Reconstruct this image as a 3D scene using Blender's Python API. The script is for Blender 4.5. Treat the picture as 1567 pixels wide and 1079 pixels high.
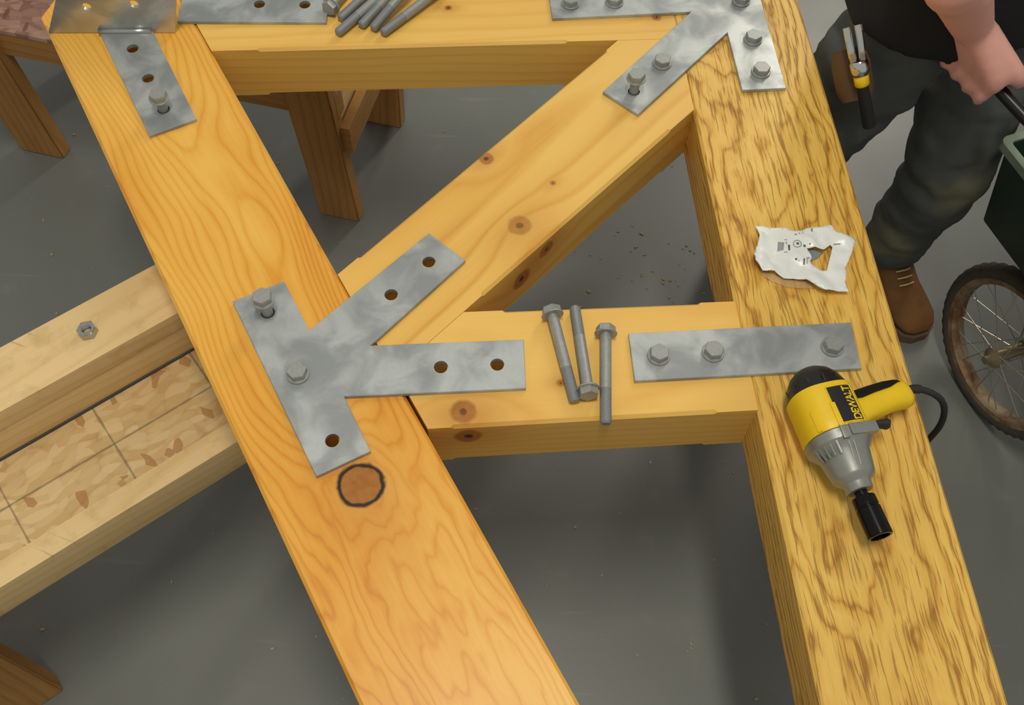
import bpy, bmesh, math, random
from math import sin, cos, pi, radians, sqrt, atan2
from mathutils import Vector, Matrix, noise
from mathutils.geometry import delaunay_2d_cdt

# ------------------------------------------------------------------ camera, world, lights
scene = bpy.context.scene
for o in list(bpy.data.objects):
    bpy.data.objects.remove(o)
col = scene.collection
S = 1.2093            # camera above the top faces of the timbers
H = 0.73              # top faces of the timbers above the floor
T = 0.104             # timber thickness
CZ = S + H
FPX, TH, RO = 1532.56, radians(59.928), radians(-2.0658)
R_ = Vector((1, 0, 0)); F_ = Vector((0, cos(TH), -sin(TH))); D_ = Vector((0, -sin(TH), -cos(TH)))
cam_d = bpy.data.cameras.new('camera'); cam = bpy.data.objects.new('camera', cam_d); col.objects.link(cam)
cam_d.sensor_fit = 'HORIZONTAL'; cam_d.sensor_width = 36.0; cam_d.lens = 36.0 * FPX / 1567.0
cam_d.clip_start = 0.05
cX = R_ * cos(RO) + D_ * sin(RO); cU = R_ * sin(RO) - D_ * cos(RO); cB = -F_
m3 = Matrix((cX, cU, cB)).transposed()
cam.matrix_world = Matrix.Translation((0, 0, CZ)) @ m3.to_4x4()
scene.camera = cam
vs = scene.view_settings
vs.view_transform = 'Standard'; vs.look = 'None'; vs.gamma = 1.0; vs.use_curve_mapping = False
vs.exposure = 0.0

world = bpy.data.worlds.new('world'); scene.world = world; world.use_nodes = True
bg = world.node_tree.nodes['Background']
bg.inputs[0].default_value = (1.0, 0.985, 0.93, 1); bg.inputs[1].default_value = 0.40

def area(name, loc, target, sx, sy, power, colr=(1, 1, 1)):
    d = bpy.data.lights.new(name, 'AREA'); d.shape = 'RECTANGLE'; d.size = sx; d.size_y = sy
    d.energy = power; d.color = colr
    o = bpy.data.objects.new(name, d); col.objects.link(o); o.location = loc
    v = Vector(target) - Vector(loc); o.rotation_euler = v.to_track_quat('-Z', 'Y').to_euler()
    return o
area('unseen_lamp_row', (-0.02, 0.25, 4.5), (-0.02, 0.25, 0.0), 0.28, 1.6, 70, (1.0, 0.95, 0.85))
area('unseen_lamp_row', (2.6, 6.2, 4.3), (0.9, 2.0, 0.0), 0.6, 3.2, 105, (1.0, 0.92, 0.80))  # extra lamp out of view, added to give the far floor its sheen

# ------------------------------------------------------------------ measuring helpers
def ray(p):
    x = (p[0] - 783.5) / FPX; y = (p[1] - 539.5) / FPX
    c, s = cos(RO), sin(RO); x, y = c * x - s * y, s * x + c * y
    return R_ * x + D_ * y + F_
def at(p, z=H):
    d = ray(p); k = (z - CZ) / d.z
    return Vector((d.x * k, d.y * k, z))
def hit(p, p0, n):
    d = ray(p); c = Vector((0, 0, CZ)); k = (p0 - c).dot(n) / d.dot(n)
    return c + d * k
def a2(p, z=H):
    return at(p, z).to_2d()
def ix(l1, l2):
    (p, d), (q, e) = l1, l2
    k = d.x * e.y - d.y * e.x; w = q - p
    return p + d * ((w.x * e.y - w.y * e.x) / k)
def ln(p, q, z=H):
    a, b = a2(p, z), a2(q, z); return (a, (b - a).normalized())

# ------------------------------------------------------------------ object helpers
def link(name, me, mat=None, parent=None):
    o = bpy.data.objects.new(name, me); col.objects.link(o)
    if mat is not None and me is not None and not me.materials: me.materials.append(mat)
    if parent is not None: o.parent = parent
    return o
def obj(name, bm, mat, parent=None, smooth=False, angle=None):
    me = bpy.data.meshes.new(name)
    bmesh.ops.recalc_face_normals(bm, faces=bm.faces)
    if smooth:
        for f in bm.faces: f.smooth = True
        if angle is not None:
            for e in bm.edges:
                if len(e.link_faces) == 2 and e.calc_face_angle(0) > radians(angle): e.smooth = False
    bm.to_mesh(me); bm.free()
    return link(name, me, mat, parent)
def tag(o, label, cat=None, group=None, kind=None):
    if label: o['label'] = label
    if cat: o['category'] = cat
    if group: o['group'] = group
    if kind: o['kind'] = kind
    return o
def thing(name, label, cat, loc=(0, 0, 0), rz=0, group=None):
    o = bpy.data.objects.new(name, None); col.objects.link(o); o.empty_display_size = 0.05
    o.location = loc; o.rotation_euler = (0, 0, rz)
    return tag(o, label, cat, group)
def copy_tree(o, parent=None):
    c = o.copy(); col.objects.link(c); c.parent = parent
    for ch in [x for x in col.objects if x.parent == o]: copy_tree(ch, c)
    return c
def BM(): return bmesh.new()
def box(bm, c, s, rot=None, bev=0.0):
    r = bmesh.ops.create_cube(bm, size=1.0)
    M = Matrix.Translation(c) @ (rot.to_4x4() if rot else Matrix()) @ Matrix.Diagonal((s[0], s[1], s[2], 1))
    bmesh.ops.transform(bm, matrix=M, verts=r['verts'])
    if bev:
        es = list({e for v in r['verts'] for e in v.link_edges})
        bmesh.ops.bevel(bm, geom=es, offset=bev, segments=2, affect='EDGES', profile=0.7)
def bar(bm, p, q, w, h, up=Vector((0, 0, 1)), bev=0.0):
    p = Vector(p); q = Vector(q); x = (q - p).normalized(); y = Vector(up).cross(x).normalized(); z = x.cross(y)
    box(bm, (p + q) / 2, ((q - p).length, w, h), Matrix((x, y, z)).transposed(), bev)
def loft(bm, rings, cap0=True, cap1=True, closed=True):
    vr = [[bm.verts.new(p) for p in r] for r in rings]
    n = len(vr[0])
    for a, b in zip(vr[:-1], vr[1:]):
        for i in range(n if closed else n - 1):
            j = (i + 1) % n
            bm.faces.new((a[i], a[j], b[j], b[i]))
    if cap0: bm.faces.new(vr[0][::-1])
    if cap1: bm.faces.new(vr[-1])
    return vr
def lathe(bm, prof, n=24, M=None, cap0=True, cap1=True):
    """prof: (r, z) list around local z"""
    M = M or Matrix()
    rings = [[M @ Vector((max(r, 1e-5) * cos(2 * pi * i / n), max(r, 1e-5) * sin(2 * pi * i / n), z)) for i in range(n)] for r, z in prof]
    loft(bm, rings, cap0, cap1)
def tube(bm, pts, rad, n=10, caps=True):
    pts = [Vector(p) for p in pts]; rings = []
    prev = None
    for i, p in enumerate(pts):
        t = (pts[min(i + 1, len(pts) - 1)] - pts[max(i - 1, 0)]).normalized()
        if prev is None:
            u = t.cross(Vector((0, 0, 1)))
            if u.length < 1e-3: u = t.cross(Vector((1, 0, 0)))
            u.normalize()
        else:
            u = (prev - t * prev.dot(t)).normalized()
        prev = u; v = t.cross(u)
        r = rad[i] if isinstance(rad, (list, tuple)) else rad
        rings.append([p + u * (r * cos(2 * pi * k / n)) + v * (r * sin(2 * pi * k / n)) for k in range(n)])
    loft(bm, rings, caps, caps)
def spline(pts, n=8):
    pts = [Vector(p) for p in pts]; out = []
    for i in range(len(pts) - 1):
        p0 = pts[max(i - 1, 0)]; p1 = pts[i]; p2 = pts[i + 1]; p3 = pts[min(i + 2, len(pts) - 1)]
        for k in range(n):
            t = k / n
            out.append(0.5 * ((2 * p1) + (p2 - p0) * t + (2 * p0 - 5 * p1 + 4 * p2 - p3) * t * t + (3 * p1 - p0 - 3 * p2 + p3) * t ** 3))
    out.append(pts[-1]); return out
def evaluated_mesh(o, name):
    dg = bpy.context.evaluated_depsgraph_get()
    me = bpy.data.meshes.new_from_object(o.evaluated_get(dg)); me.name = name
    return me
def cut_holes(o, holes, r, zc, depth):
    """drill round holes (local x, y) into o by a boolean that is applied at once"""
    bm = BM()
    for (x, y) in holes:
        lathe(bm, [(r, zc - depth), (r, zc + 0.01)], 20, Matrix.Translation((x, y, 0)))
    bmesh.ops.recalc_face_normals(bm, faces=bm.faces)
    me = bpy.data.meshes.new('cutter'); bm.to_mesh(me); bm.free()
    c = bpy.data.objects.new('cutter', me); col.objects.link(c); c.matrix_world = o.matrix_basis
    m = o.modifiers.new('b', 'BOOLEAN'); m.object = c; m.operation = 'DIFFERENCE'; m.solver = 'EXACT'
    bpy.context.view_layer.update()
    new = evaluated_mesh(o, o.name); o.modifiers.remove(m)
    old = o.data; o.data = new; bpy.data.meshes.remove(old); bpy.data.objects.remove(c)

# ------------------------------------------------------------------ node helpers
class G:
    def __init__(s, name):
        s.mat = bpy.data.materials.new(name); s.mat.use_nodes = True
        s.nt = s.mat.node_tree; s.b = s.nt.nodes['Principled BSDF']
        s._tc = None
    def new(s, t, **k):
        n = s.nt.nodes.new(t)
        for a, v in k.items(): setattr(n, a, v)
        return n
    def put(s, sock, v):
        if isinstance(v, bpy.types.NodeSocket): s.nt.links.new(v, sock)
        elif v is not None:
            try: sock.default_value = v
            except Exception: sock.default_value = tuple(v) + (1,)
    def m(s, op, a, b=None, c=None, clamp=False):
        n = s.new('ShaderNodeMath', operation=op, use_clamp=clamp)
        for i, v in enumerate((a, b, c)):
            if v is not None: s.put(n.inputs[i], v)
        return n.outputs[0]
    def vm(s, op, a, b=None):
        n = s.new('ShaderNodeVectorMath', operation=op)
        s.put(n.inputs[0], a)
        if b is not None: s.put(n.inputs[1], b)
        return n.outputs['Value'] if op in ('LENGTH', 'DOT_PRODUCT', 'DISTANCE') else n.outputs[0]
    def P(s):
        if s._tc is None: s._tc = s.new('ShaderNodeTexCoord').outputs['Object']
        return s._tc
    def sep(s, v):
        n = s.new('ShaderNodeSeparateXYZ'); s.put(n.inputs[0], v); return n.outputs
    def comb(s, x, y, z):
        n = s.new('ShaderNodeCombineXYZ')
        for i, v in enumerate((x, y, z)): s.put(n.inputs[i], v)
        return n.outputs[0]
    def noise(s, v, scale, detail=2, rough=0.5, dist=0.0):
        n = s.new('ShaderNodeTexNoise')
        s.put(n.inputs['Vector'], v); n.inputs['Scale'].default_value = scale; n.inputs['Detail'].default_value = detail
        n.inputs['Roughness'].default_value = rough; n.inputs['Distortion'].default_value = dist
        return n.outputs['Fac']
    def voro(s, v, scale, feature='F1', rnd=1.0):
        n = s.new('ShaderNodeTexVoronoi', feature=feature); s.put(n.inputs['Vector'], v); n.inputs['Scale'].default_value = scale
        n.inputs['Randomness'].default_value = rnd
        return n.outputs
    def ramp(s, f, stops, interp='LINEAR'):
        n = s.new('ShaderNodeValToRGB'); cr = n.color_ramp; cr.interpolation = interp
        while len(cr.elements) < len(stops): cr.elements.new(0.5)
        for e, (p, c) in zip(cr.elements, stops):
            e.position = p; e.color = (c, c, c, 1) if not hasattr(c, '__len__') else tuple(c) + (1,)
        s.put(n.inputs[0], f); return n.outputs[0]
    def mix(s, f, a, b, mode='MIX'):
        n = s.new('ShaderNodeMix', data_type='RGBA', blend_type=mode)
        s.put(n.inputs[0], f); s.put(n.inputs[6], a); s.put(n.inputs[7], b); return n.outputs[2]
    def mapr(s, v, a, b, c=0.0, d=1.0, smooth=True):
        n = s.new('ShaderNodeMapRange', interpolation_type='SMOOTHSTEP' if smooth else 'LINEAR')
        for i, x in enumerate((v, a, b, c, d)): s.put(n.inputs[i], x)
        return n.outputs[0]
    def bump(s, h, strength=0.2, dist=0.002):
        n = s.new('ShaderNodeBump'); n.inputs['Strength'].default_value = strength; n.inputs['Distance'].default_value = dist
        s.put(n.inputs['Height'], h); s.put(s.b.inputs['Normal'], n.outputs[0])
    def out(s, color=None, rough=None, metal=None, spec=None, **k):
        if color is not None: s.put(s.b.inputs['Base Color'], color)
        if rough is not None: s.put(s.b.inputs['Roughness'], rough)
        if metal is not None: s.put(s.b.inputs['Metallic'], metal)
        if spec is not None: s.put(s.b.inputs['Specular IOR Level'], spec)
        for n, v in k.items(): s.put(s.b.inputs[n.replace('_', ' ')], v)
        return s.mat
def hx(r, g, b):
    f = lambda c: (c / 255 / 12.92) if c / 255 <= 0.04045 else ((c / 255 + 0.055) / 1.055) ** 2.4
    return (f(r), f(g), f(b))

def wood(name, light, mid, dark, pith=(0.05, -0.10), freq=110, warp=0.02, wscale=(1.6, 7, 7), tilt=0.05, line=0.75,
         knots=(), fibre=0.18, brushed=0.0, rough=0.42, patch=0.35, coat=0.0, seed=0.0, line_strength=0.75, wdetail=3, base=0.0, curl=None, worn=False):
    """sawn wood, grain along local x; growth rings around a slightly tilted pith; knots: (x, y, z, radius, strength, ring)"""
    g = G(name); P = g.vm('ADD', g.P(), (seed, 0, 0)); p0 = g.P()
    x, y, z = g.sep(p0)
    Pw = g.vm('MULTIPLY', P, wscale)
    w1 = g.m('SUBTRACT', g.noise(Pw, 1.0, wdetail, 0.55), 0.5)
    w2 = g.m('SUBTRACT', g.noise(g.vm('ADD', Pw, (7.3, 2.1, 4.4)), 1.0, wdetail, 0.55), 0.5)
    yy = g.m('ADD', g.m('SUBTRACT', y, pith[0]), g.m('MULTIPLY', w1, warp * 2))
    zz = g.m('ADD', g.m('ADD', g.m('SUBTRACT', z, pith[1]), g.m('MULTIPLY', x, tilt)), g.m('MULTIPLY', w2, warp * 2))
    if curl:
        cn = g.m('MULTIPLY', g.m('SUBTRACT', g.noise(g.vm('MULTIPLY', P, (7, 24, 24)), 1.0, 2, 0.5), 0.5), g.mapr(x, curl[0], curl[1], 0.15, 1.0))
        zz = g.m('ADD', zz, g.m('MULTIPLY', cn, curl[2]))
    r = g.m('SQRT', g.m('ADD', g.m('MULTIPLY', yy, yy), g.m('MULTIPLY', zz, zz)))
    kd = []
    for (kx, ky, kz, kr, ks, kring) in knots:
        dv = g.vm('SUBTRACT', p0, (kx, ky, kz))
        fl = g.vm('LENGTH', g.vm('MULTIPLY', dv, (0.5, 1, 1)))
        gg = g.m('POWER', 2.718, g.m('MULTIPLY', g.m('POWER', g.m('DIVIDE', fl, kr * 2.0), 2.0), -1.0))
        r = g.m('ADD', r, g.m('MULTIPLY', gg, kr * 1.1))
        nz = g.m('MULTIPLY', g.m('SUBTRACT', g.noise(g.vm('ADD', p0, (kx * 3, 1, 2)), 1.3 / kr, 2), 0.5), 0.35)
        kd.append((g.m('ADD', g.m('DIVIDE', g.vm('LENGTH', dv), kr), nz), gg, ks, kring))
    t = g.m('FRACT', g.m('MULTIPLY', r, freq))
    ringf = g.ramp(t, [(0.0, 0.15), (line * 0.7, 0.35), (line, 1.0), (min(line + 0.12, 0.97), 0.55), (1.0, 0.15)])
    fib = g.noise(g.vm('MULTIPLY', P, (5, 260, 260)), 1.0, 3, 0.6)
    big = g.noise(g.vm('MULTIPLY', P, (2.2, 9, 9)), 1.0, 2, 0.5)
    f = g.m('MULTIPLY_ADD', ringf, line_strength, base)
    f = g.m('ADD', f, g.m('MULTIPLY', g.m('SUBTRACT', fib, 0.5), fibre * 2))
    f = g.m('ADD', f, g.m('MULTIPLY', g.m('SUBTRACT', big, 0.5), patch * 2))
    c = g.ramp(f, [(0.0, light), (0.45, mid), (1.0, dark)])
    hgt = g.m('MULTIPLY', fib, 0.5)
    if brushed:
        dash = g.noise(g.vm('MULTIPLY', g.vm('ADD', P, g.comb(0, g.m('MULTIPLY', w1, 0.03), 0)), (15, 300, 300)), 1.0, 3, 0.55, 0.5)
        zone = g.noise(g.vm('MULTIPLY', P, (3.0, 22, 22)), 1.0, 2, 0.5)
        th = g.m('SUBTRACT', 0.655, g.m('MULTIPLY', g.m('ADD', g.m('MULTIPLY', zone, .6), g.m('MULTIPLY', ringf, .4)), 0.28))
        dm = g.mapr(dash, th, g.m('ADD', th, 0.12))
        c = g.mix(g.m('MULTIPLY', dm, brushed), c, tuple(v * 0.62 for v in dark))
        hgt = g.m('SUBTRACT', hgt, g.m('MULTIPLY', dm, 1.2))
    if worn:      # pale filler spots and pencil scratches of a used rail
        vo = g.voro(g.vm('MULTIPLY', P, (1, 1, .2)), 15.0)
        c = g.mix(g.m('MULTIPLY', g.mapr(vo[0], .15, .12), .45), c, tuple(min(1, v * 1.12) for v in light))
        sn = g.noise(g.vm('MULTIPLY', g.vm('ADD', P, g.comb(g.m('MULTIPLY', y, .6), 0, 0)), (95, 7, 7)), 1.0, 3, .6)
        c = g.mix(g.mapr(sn, .66, .72, 0, .35), c, tuple(v * .6 for v in dark))
        bl = g.noise(P, 16, 4, .6)
        c = g.mix(g.mapr(bl, .52, .75, 0, .4), c, tuple(v * .9 for v in dark))
    for d, gg, ks, kring in kd:
        c = g.mix(g.m('MULTIPLY', gg, 0.55 * ks), c, dark)
        inner = g.mix(g.noise(p0, 90, 3), hx(136, 80, 24), hx(184, 118, 40))
        c = g.mix(g.m('MULTIPLY', g.mapr(d, 1.0, 0.85), ks), c, inner)
        rim = g.m('MULTIPLY', g.mapr(d, 1.18, 1.02), g.mapr(d, 0.84, 0.95))
        c = g.mix(g.m('MULTIPLY', rim, kring), c, (0.018, 0.010, 0.005))
        if kring < 0.5:
            c = g.mix(g.m('MULTIPLY', g.mapr(d, 0.42, 0.22), ks * 0.9), c, (0.03, 0.014, 0.006))
    g.bump(hgt, 0.25 if not brushed else 0.5, 0.0012)
    return g.out(c, rough, 0.0, 0.4)

def plain(name, c, rough=0.5, metal=0.0, var=0.12, scale=60, bump=0.0, spec=0.5):
    g = G(name)
    n = g.noise(g.P(), scale, 3)
    k = g.mix(n, tuple(v * (1 - var) for v in c), tuple(min(1, v * (1 + var)) for v in c))
    if bump: g.bump(n, bump, 0.001)
    return g.out(k, rough, metal, spec)

# ------------------------------------------------------------------ materials
def mat_floor():
    g = G('painted_concrete'); P = g.P()
    a = g.noise(P, 0.9, 4, 0.6); b = g.noise(P, 9, 5, 0.65)
    c = g.mix(a, hx(95, 98, 93), hx(125, 127, 120))
    c = g.mix(g.mapr(b, 0.55, 0.8, 0, 0.35), c, hx(140, 136, 124))
    v = g.voro(P, 34)
    sp = g.m('MULTIPLY', g.mapr(v[0], 0.05, 0.02), g.mapr(g.noise(P, 2.5, 2), 0.45, 0.6))
    c = g.mix(g.m('MULTIPLY', sp, 0.7), c, hx(190, 175, 130))
    sc = g.noise(g.vm('MULTIPLY', P, (3, 40, 1)), 1.0, 2)
    c = g.mix(g.mapr(sc, 0.68, 0.76, 0, 0.12), c, hx(170, 168, 160))
    g.bump(b, 0.05, 0.002)
    return g.out(c, g.mapr(a, 0.3, 0.7, 0.34, 0.48), 0.0, 0.5)
M = {}
M['floor'] = mat_floor()
def mat_galv(name, lo, hi, rough=0.4, metal=0.75):
    g = G(name); P = g.P()
    n = g.noise(P, 16, 3, 0.5, 0.6); f = g.noise(P, 220, 3, 0.6)
    at_ = g.new('ShaderNodeAttribute', attribute_name='edge').outputs['Fac']
    k = g.m('ADD', g.mapr(n, 0.35, 0.68), g.m('MULTIPLY', at_, 0.9), clamp=True)
    c = g.mix(k, lo, hi)
    c = g.mix(g.m('MULTIPLY', f, 0.25), c, tuple(v * 0.7 for v in lo))
    c = g.mix(g.m('MULTIPLY', g.m('POWER', at_, 1.5), 0.75), c, hx(226, 230, 226))
    g.bump(f, 0.08, 0.0006)
    return g.out(c, g.mapr(n, 0.2, 0.8, rough + 0.08, rough - 0.06), metal)
M['galv'] = mat_galv('galvanised_steel', hx(146, 151, 150), hx(194, 199, 196), .42, .45)
M['galv_bolt'] = plain('galvanised_bolt', hx(156, 158, 154), 0.42, 0.4, 0.22, 180, 0.15)
M['galv_thread'] = plain('galvanised_thread', hx(138, 142, 142), 0.5, 0.3, 0.15, 300)
M['zinc'] = plain('zinc_nut', hx(178, 182, 178), 0.28, 0.9, 0.1, 200)

# ------------------------------------------------------------------ the setting
bm = BM(); bmesh.ops.create_grid(bm, x_segments=8, y_segments=8, size=8.0)
bmesh.ops.translate(bm, verts=bm.verts, vec=(0, 1.5, 0))
tag(obj('floor', bm, M['floor']), 'grey painted concrete workshop floor with dust and scuffs', 'floor', kind='structure')

# ------------------------------------------------------------------ timbers
LA_L = ln((90, 86), (550, 1079)); LA_R = ln((330, 90), (888, 1079))
LD_L = ln((1063, 175), (1256, 1079)); LD_R = ln((1222, 0), (1545, 1079))
LC_T = ln((700, 478), (1080, 463)); LC_B = ln((660, 656), (1100, 631))
LE_L = ln((560, 384), (900, 100)); LE_R = ln((715, 472), (1050, 178))
LB_B = ln((400, 76), (850, 64))
nB = Vector((-LB_B[1].y, LB_B[1].x))
LB_T = (LB_B[0] + nB * 0.181, LB_B[1])
L_bot = (a2((600, 1420)), Vector((1, 0)))
LA_E = (a2((63, 28)), (a2((84, 0)) - a2((63, 28))).normalized())
def side(l, d):
    n = Vector((-l[1].y, l[1].x)); return (l[0] + n * d, l[1])

CH = 0.0045
def timber(name, poly, axis, longs, mat, label, top=H, holes=()):
    """poly: world 2D corners CCW; longs: {edge index: (stop at start, stop at end)}; chamfers run between the stops"""
    a = atan2(axis.y, axis.x); c0 = sum(poly, Vector((0, 0))) / len(poly)
    rot = Matrix.Rotation(-a, 2)
    pl = [rot @ (p - c0) for p in poly]
    n = len(pl); bm = BM(); cache = {}
    def V(p, z):
        k = (round(p.x, 5), round(p.y, 5), round(z, 5))
        if k not in cache: cache[k] = bm.verts.new((p.x, p.y, z))
        return cache[k]
    z0, z1 = -T / 2, T / 2
    topf, botf = [], []
    for i in range(n):
        p, q = pl[i], pl[(i + 1) % n]; d = (q - p).normalized(); nn = Vector((-d.y, d.x))
        topf.append((p, z1)); botf.append((p, z0))
        if i in longs:
            s0, s1 = longs[i]; c = CH
            A = p + d * s0; A2 = p + d * (s0 + c); B2 = q - d * (s1 + c); B = q - d * s1
            for zf, zs, L in ((z1, -1, topf), (z0, 1, botf)):
                L += [(A, zf), (A2 + nn * c, zf), (B2 + nn * c, zf), (B, zf)]
                bm.faces.new([V(A, zf), V(A2 + nn * c, zf), V(A2, zf + zs * c)])
                bm.faces.new([V(A2 + nn * c, zf), V(B2 + nn * c, zf), V(B2, zf + zs * c), V(A2, zf + zs * c)])
                bm.faces.new([V(B2 + nn * c, zf), V(B, zf), V(B2, zf + zs * c)])
            up = [(p, z1), (A, z1), (A2, z1 - c), (B2, z1 - c), (B, z1), (q, z1)]
            dn = [(q, z0), (B, z0), (B2, z0 + c), (A2, z0 + c), (A, z0), (p, z0)]
            bm.faces.new([V(*k) for k in up + dn])
        else:
            bm.faces.new([V(p, z1), V(q, z1), V(q, z0), V(p, z0)])
    bm.faces.new([V(*k) for k in topf]); bm.faces.new([V(*k) for k in botf])
    o = obj(name, bm, None)
    o.location = (c0.x, c0.y, top - T / 2); o.rotation_euler = (0, 0, a)
    lh = [tuple(rot @ (h - c0)) for h in holes]
    if lh: cut_holes(o, lh, 0.0092, T / 2, T + 0.02)
    o.data.materials.clear()
    def loc(px, dz=0.0, zz=None):       # pixel on the top face -> local position (for knots)
        w = rot @ (a2(px) - c0); return (w.x, w.y, T / 2 if zz is None else zz)
    o.data.materials.append(mat(loc))
    tag(o, label, 'timber')
    return o
g_ = 0.0006
def lg(l, s):   # shift a line a hair so that neighbours do not share a face
    return side(l, s)

W_A = dict(light=hx(236, 184, 82), mid=hx(222, 156, 52), dark=hx(188, 106, 24))
W_D = dict(light=hx(232, 190, 92), mid=hx(214, 164, 66), dark=hx(160, 104, 32))
W_C = dict(light=hx(234, 190, 98), mid=hx(223, 171, 78), dark=hx(184, 118, 40))

holes_A = [a2(p) for p in ((508, 675), (203, 75), (226.5, 121), (250, 168), (410, 480), (456, 574))]
holes_E = [a2(p) for p in ((656, 401.5), (598.5, 451.5), (970, 141), (1013, 98.5))]
holes_C = [a2(p) for p in ((674.5, 562.5), (761, 558.5), (1007.7, 546), (1091, 541))]
holes_D = [a2(p) for p in ((1273, 533), (1152, 62), (1164, 111.5), (1134, 3))]
holes_B = [a2(p) for p in ((397, 7), (466.5, 7.5), (873, 7), (940, 5))]

polyA = [ix(LA_L, L_bot), ix(LA_R, L_bot), ix(LA_R, LA_E), ix(LA_L, LA_E)]
timber('wide_timber', polyA, LA_L[1], {1: (0.02, 0.02), 3: (0.02, 0.02)},
       lambda loc: wood('orange_fir', pith=(0.02, -0.075), freq=150, warp=0.034, wscale=(2.6, 7, 7), tilt=0.045, line=0.6, fibre=0.16, patch=0.62, wdetail=1.5,
                        rough=0.36, line_strength=0.42, base=0.10, curl=(loc((480, 600))[0], loc((600, 850))[0], 0.034), knots=[(*loc((552, 742)), 0.029, 1.0, 1.0)], **W_A),
       'smooth orange-stained wide timber with one big black-ringed round knot', holes=holes_A)

polyD = [ix(LD_L, L_bot), ix(LD_R, L_bot), ix(LD_R, side(LB_T, 0.25)), ix(LD_L, side(LB_T, 0.25))]
timber('wide_timber', polyD, LD_L[1], {1: (0.02, 0.02), 3: (0.02, 0.02)},
       lambda loc: wood('brushed_fir', pith=(-0.03, -0.12), freq=85, warp=0.032, wscale=(4.2, 9, 9), tilt=0.04, line=0.6, fibre=0.22, patch=0.30,
                        brushed=0.6, rough=0.45, seed=3.1, line_strength=0.72, **W_D),
       'wide golden timber with coarse brushed grain carrying the power tool', holes=holes_D)

polyB = [ix(LB_B, lg(LA_R, g_)), ix(LB_B, lg(LD_L, g_)), ix(LB_T, lg(LD_L, g_)), ix(LB_T, lg(LA_R, g_))]
timber('narrow_timber', polyB, LB_B[1], {0: (0.075, 0.19), 2: (0.07, 0.07)},
       lambda loc: wood('pale_fir', pith=(0.16, -0.30), freq=70, warp=0.012, tilt=0.02, fibre=0.12, patch=0.30, seed=5.2, line_strength=0.32,
                        knots=[(*loc((686, 12)), 0.006, 1.0, 0.2), (*loc((1005, 27)), 0.008, 0.8, 0.2)], **W_C),
       'pale smooth crossbar timber at the top with six loose bolts on it', holes=holes_B)

polyC = [ix(LC_B, lg(LA_R, 0.004)), ix(LC_B, lg(LD_L, g_)), ix(LC_T, lg(LD_L, g_)), ix(LC_T, lg(LE_R, -g_)), ix(lg(LE_R, -g_), lg(LA_R, 0.004))]
timber('narrow_timber', polyC, LC_B[1], {0: (0.03, 0.055), 2: (0.05, 0.055)},
       lambda loc: wood('pale_fir', pith=(0.02, -0.4), freq=60, warp=0.014, tilt=0.03, fibre=0.12, patch=0.30, seed=9.4, line_strength=0.34,
                        knots=[(*loc((709, 630)), 0.017, 1.0, 0.3), (loc((716, 653))[0], loc((716, 653))[1], T / 2 - 0.03, 0.018, 1.0, 0.3),
                               (*loc((858, 586)), 0.006, 0.7, 0.1)], **W_C),
       'short pale crossbar timber in the middle with a knotty left end', holes=holes_C)

polyE = [ix(LE_R, lg(LA_R, g_)), ix(LE_R, lg(LD_L, g_)), ix(lg(LB_B, -g_), lg(LD_L, g_)), ix(LE_L, lg(LB_B, -g_)), ix(LE_L, lg(LA_R, g_))]
def mE(loc):
    e = loc((838, 365)); e2 = loc((800, 398))
    return wood('pale_fir', pith=(0.05, -0.09), freq=42, warp=0.012, wscale=(1.4, 6, 6), tilt=0.02, line=0.8, fibre=0.10, patch=0.32, seed=1.7, line_strength=0.5,
                knots=[(*loc((795, 345)), 0.017, 0.65, 0.25), (*loc((846, 280)), 0.005, 0.7, 0.1), (*loc((744, 243)), 0.012, 0.8, 0.1),
                       (e[0], e[1], T / 2 - 0.028, 0.014, 1.0, 0.4), (e2[0], e2[1], T / 2 - 0.05, 0.018, 1.0, 0.3)], **W_C)
timber('narrow_timber', polyE, LE_R[1], {0: (0.175, 0.06), 3: (0.03, 0.04)}, mE,
       'pale smooth diagonal brace timber between the two wide timbers', holes=holes_E)

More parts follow.
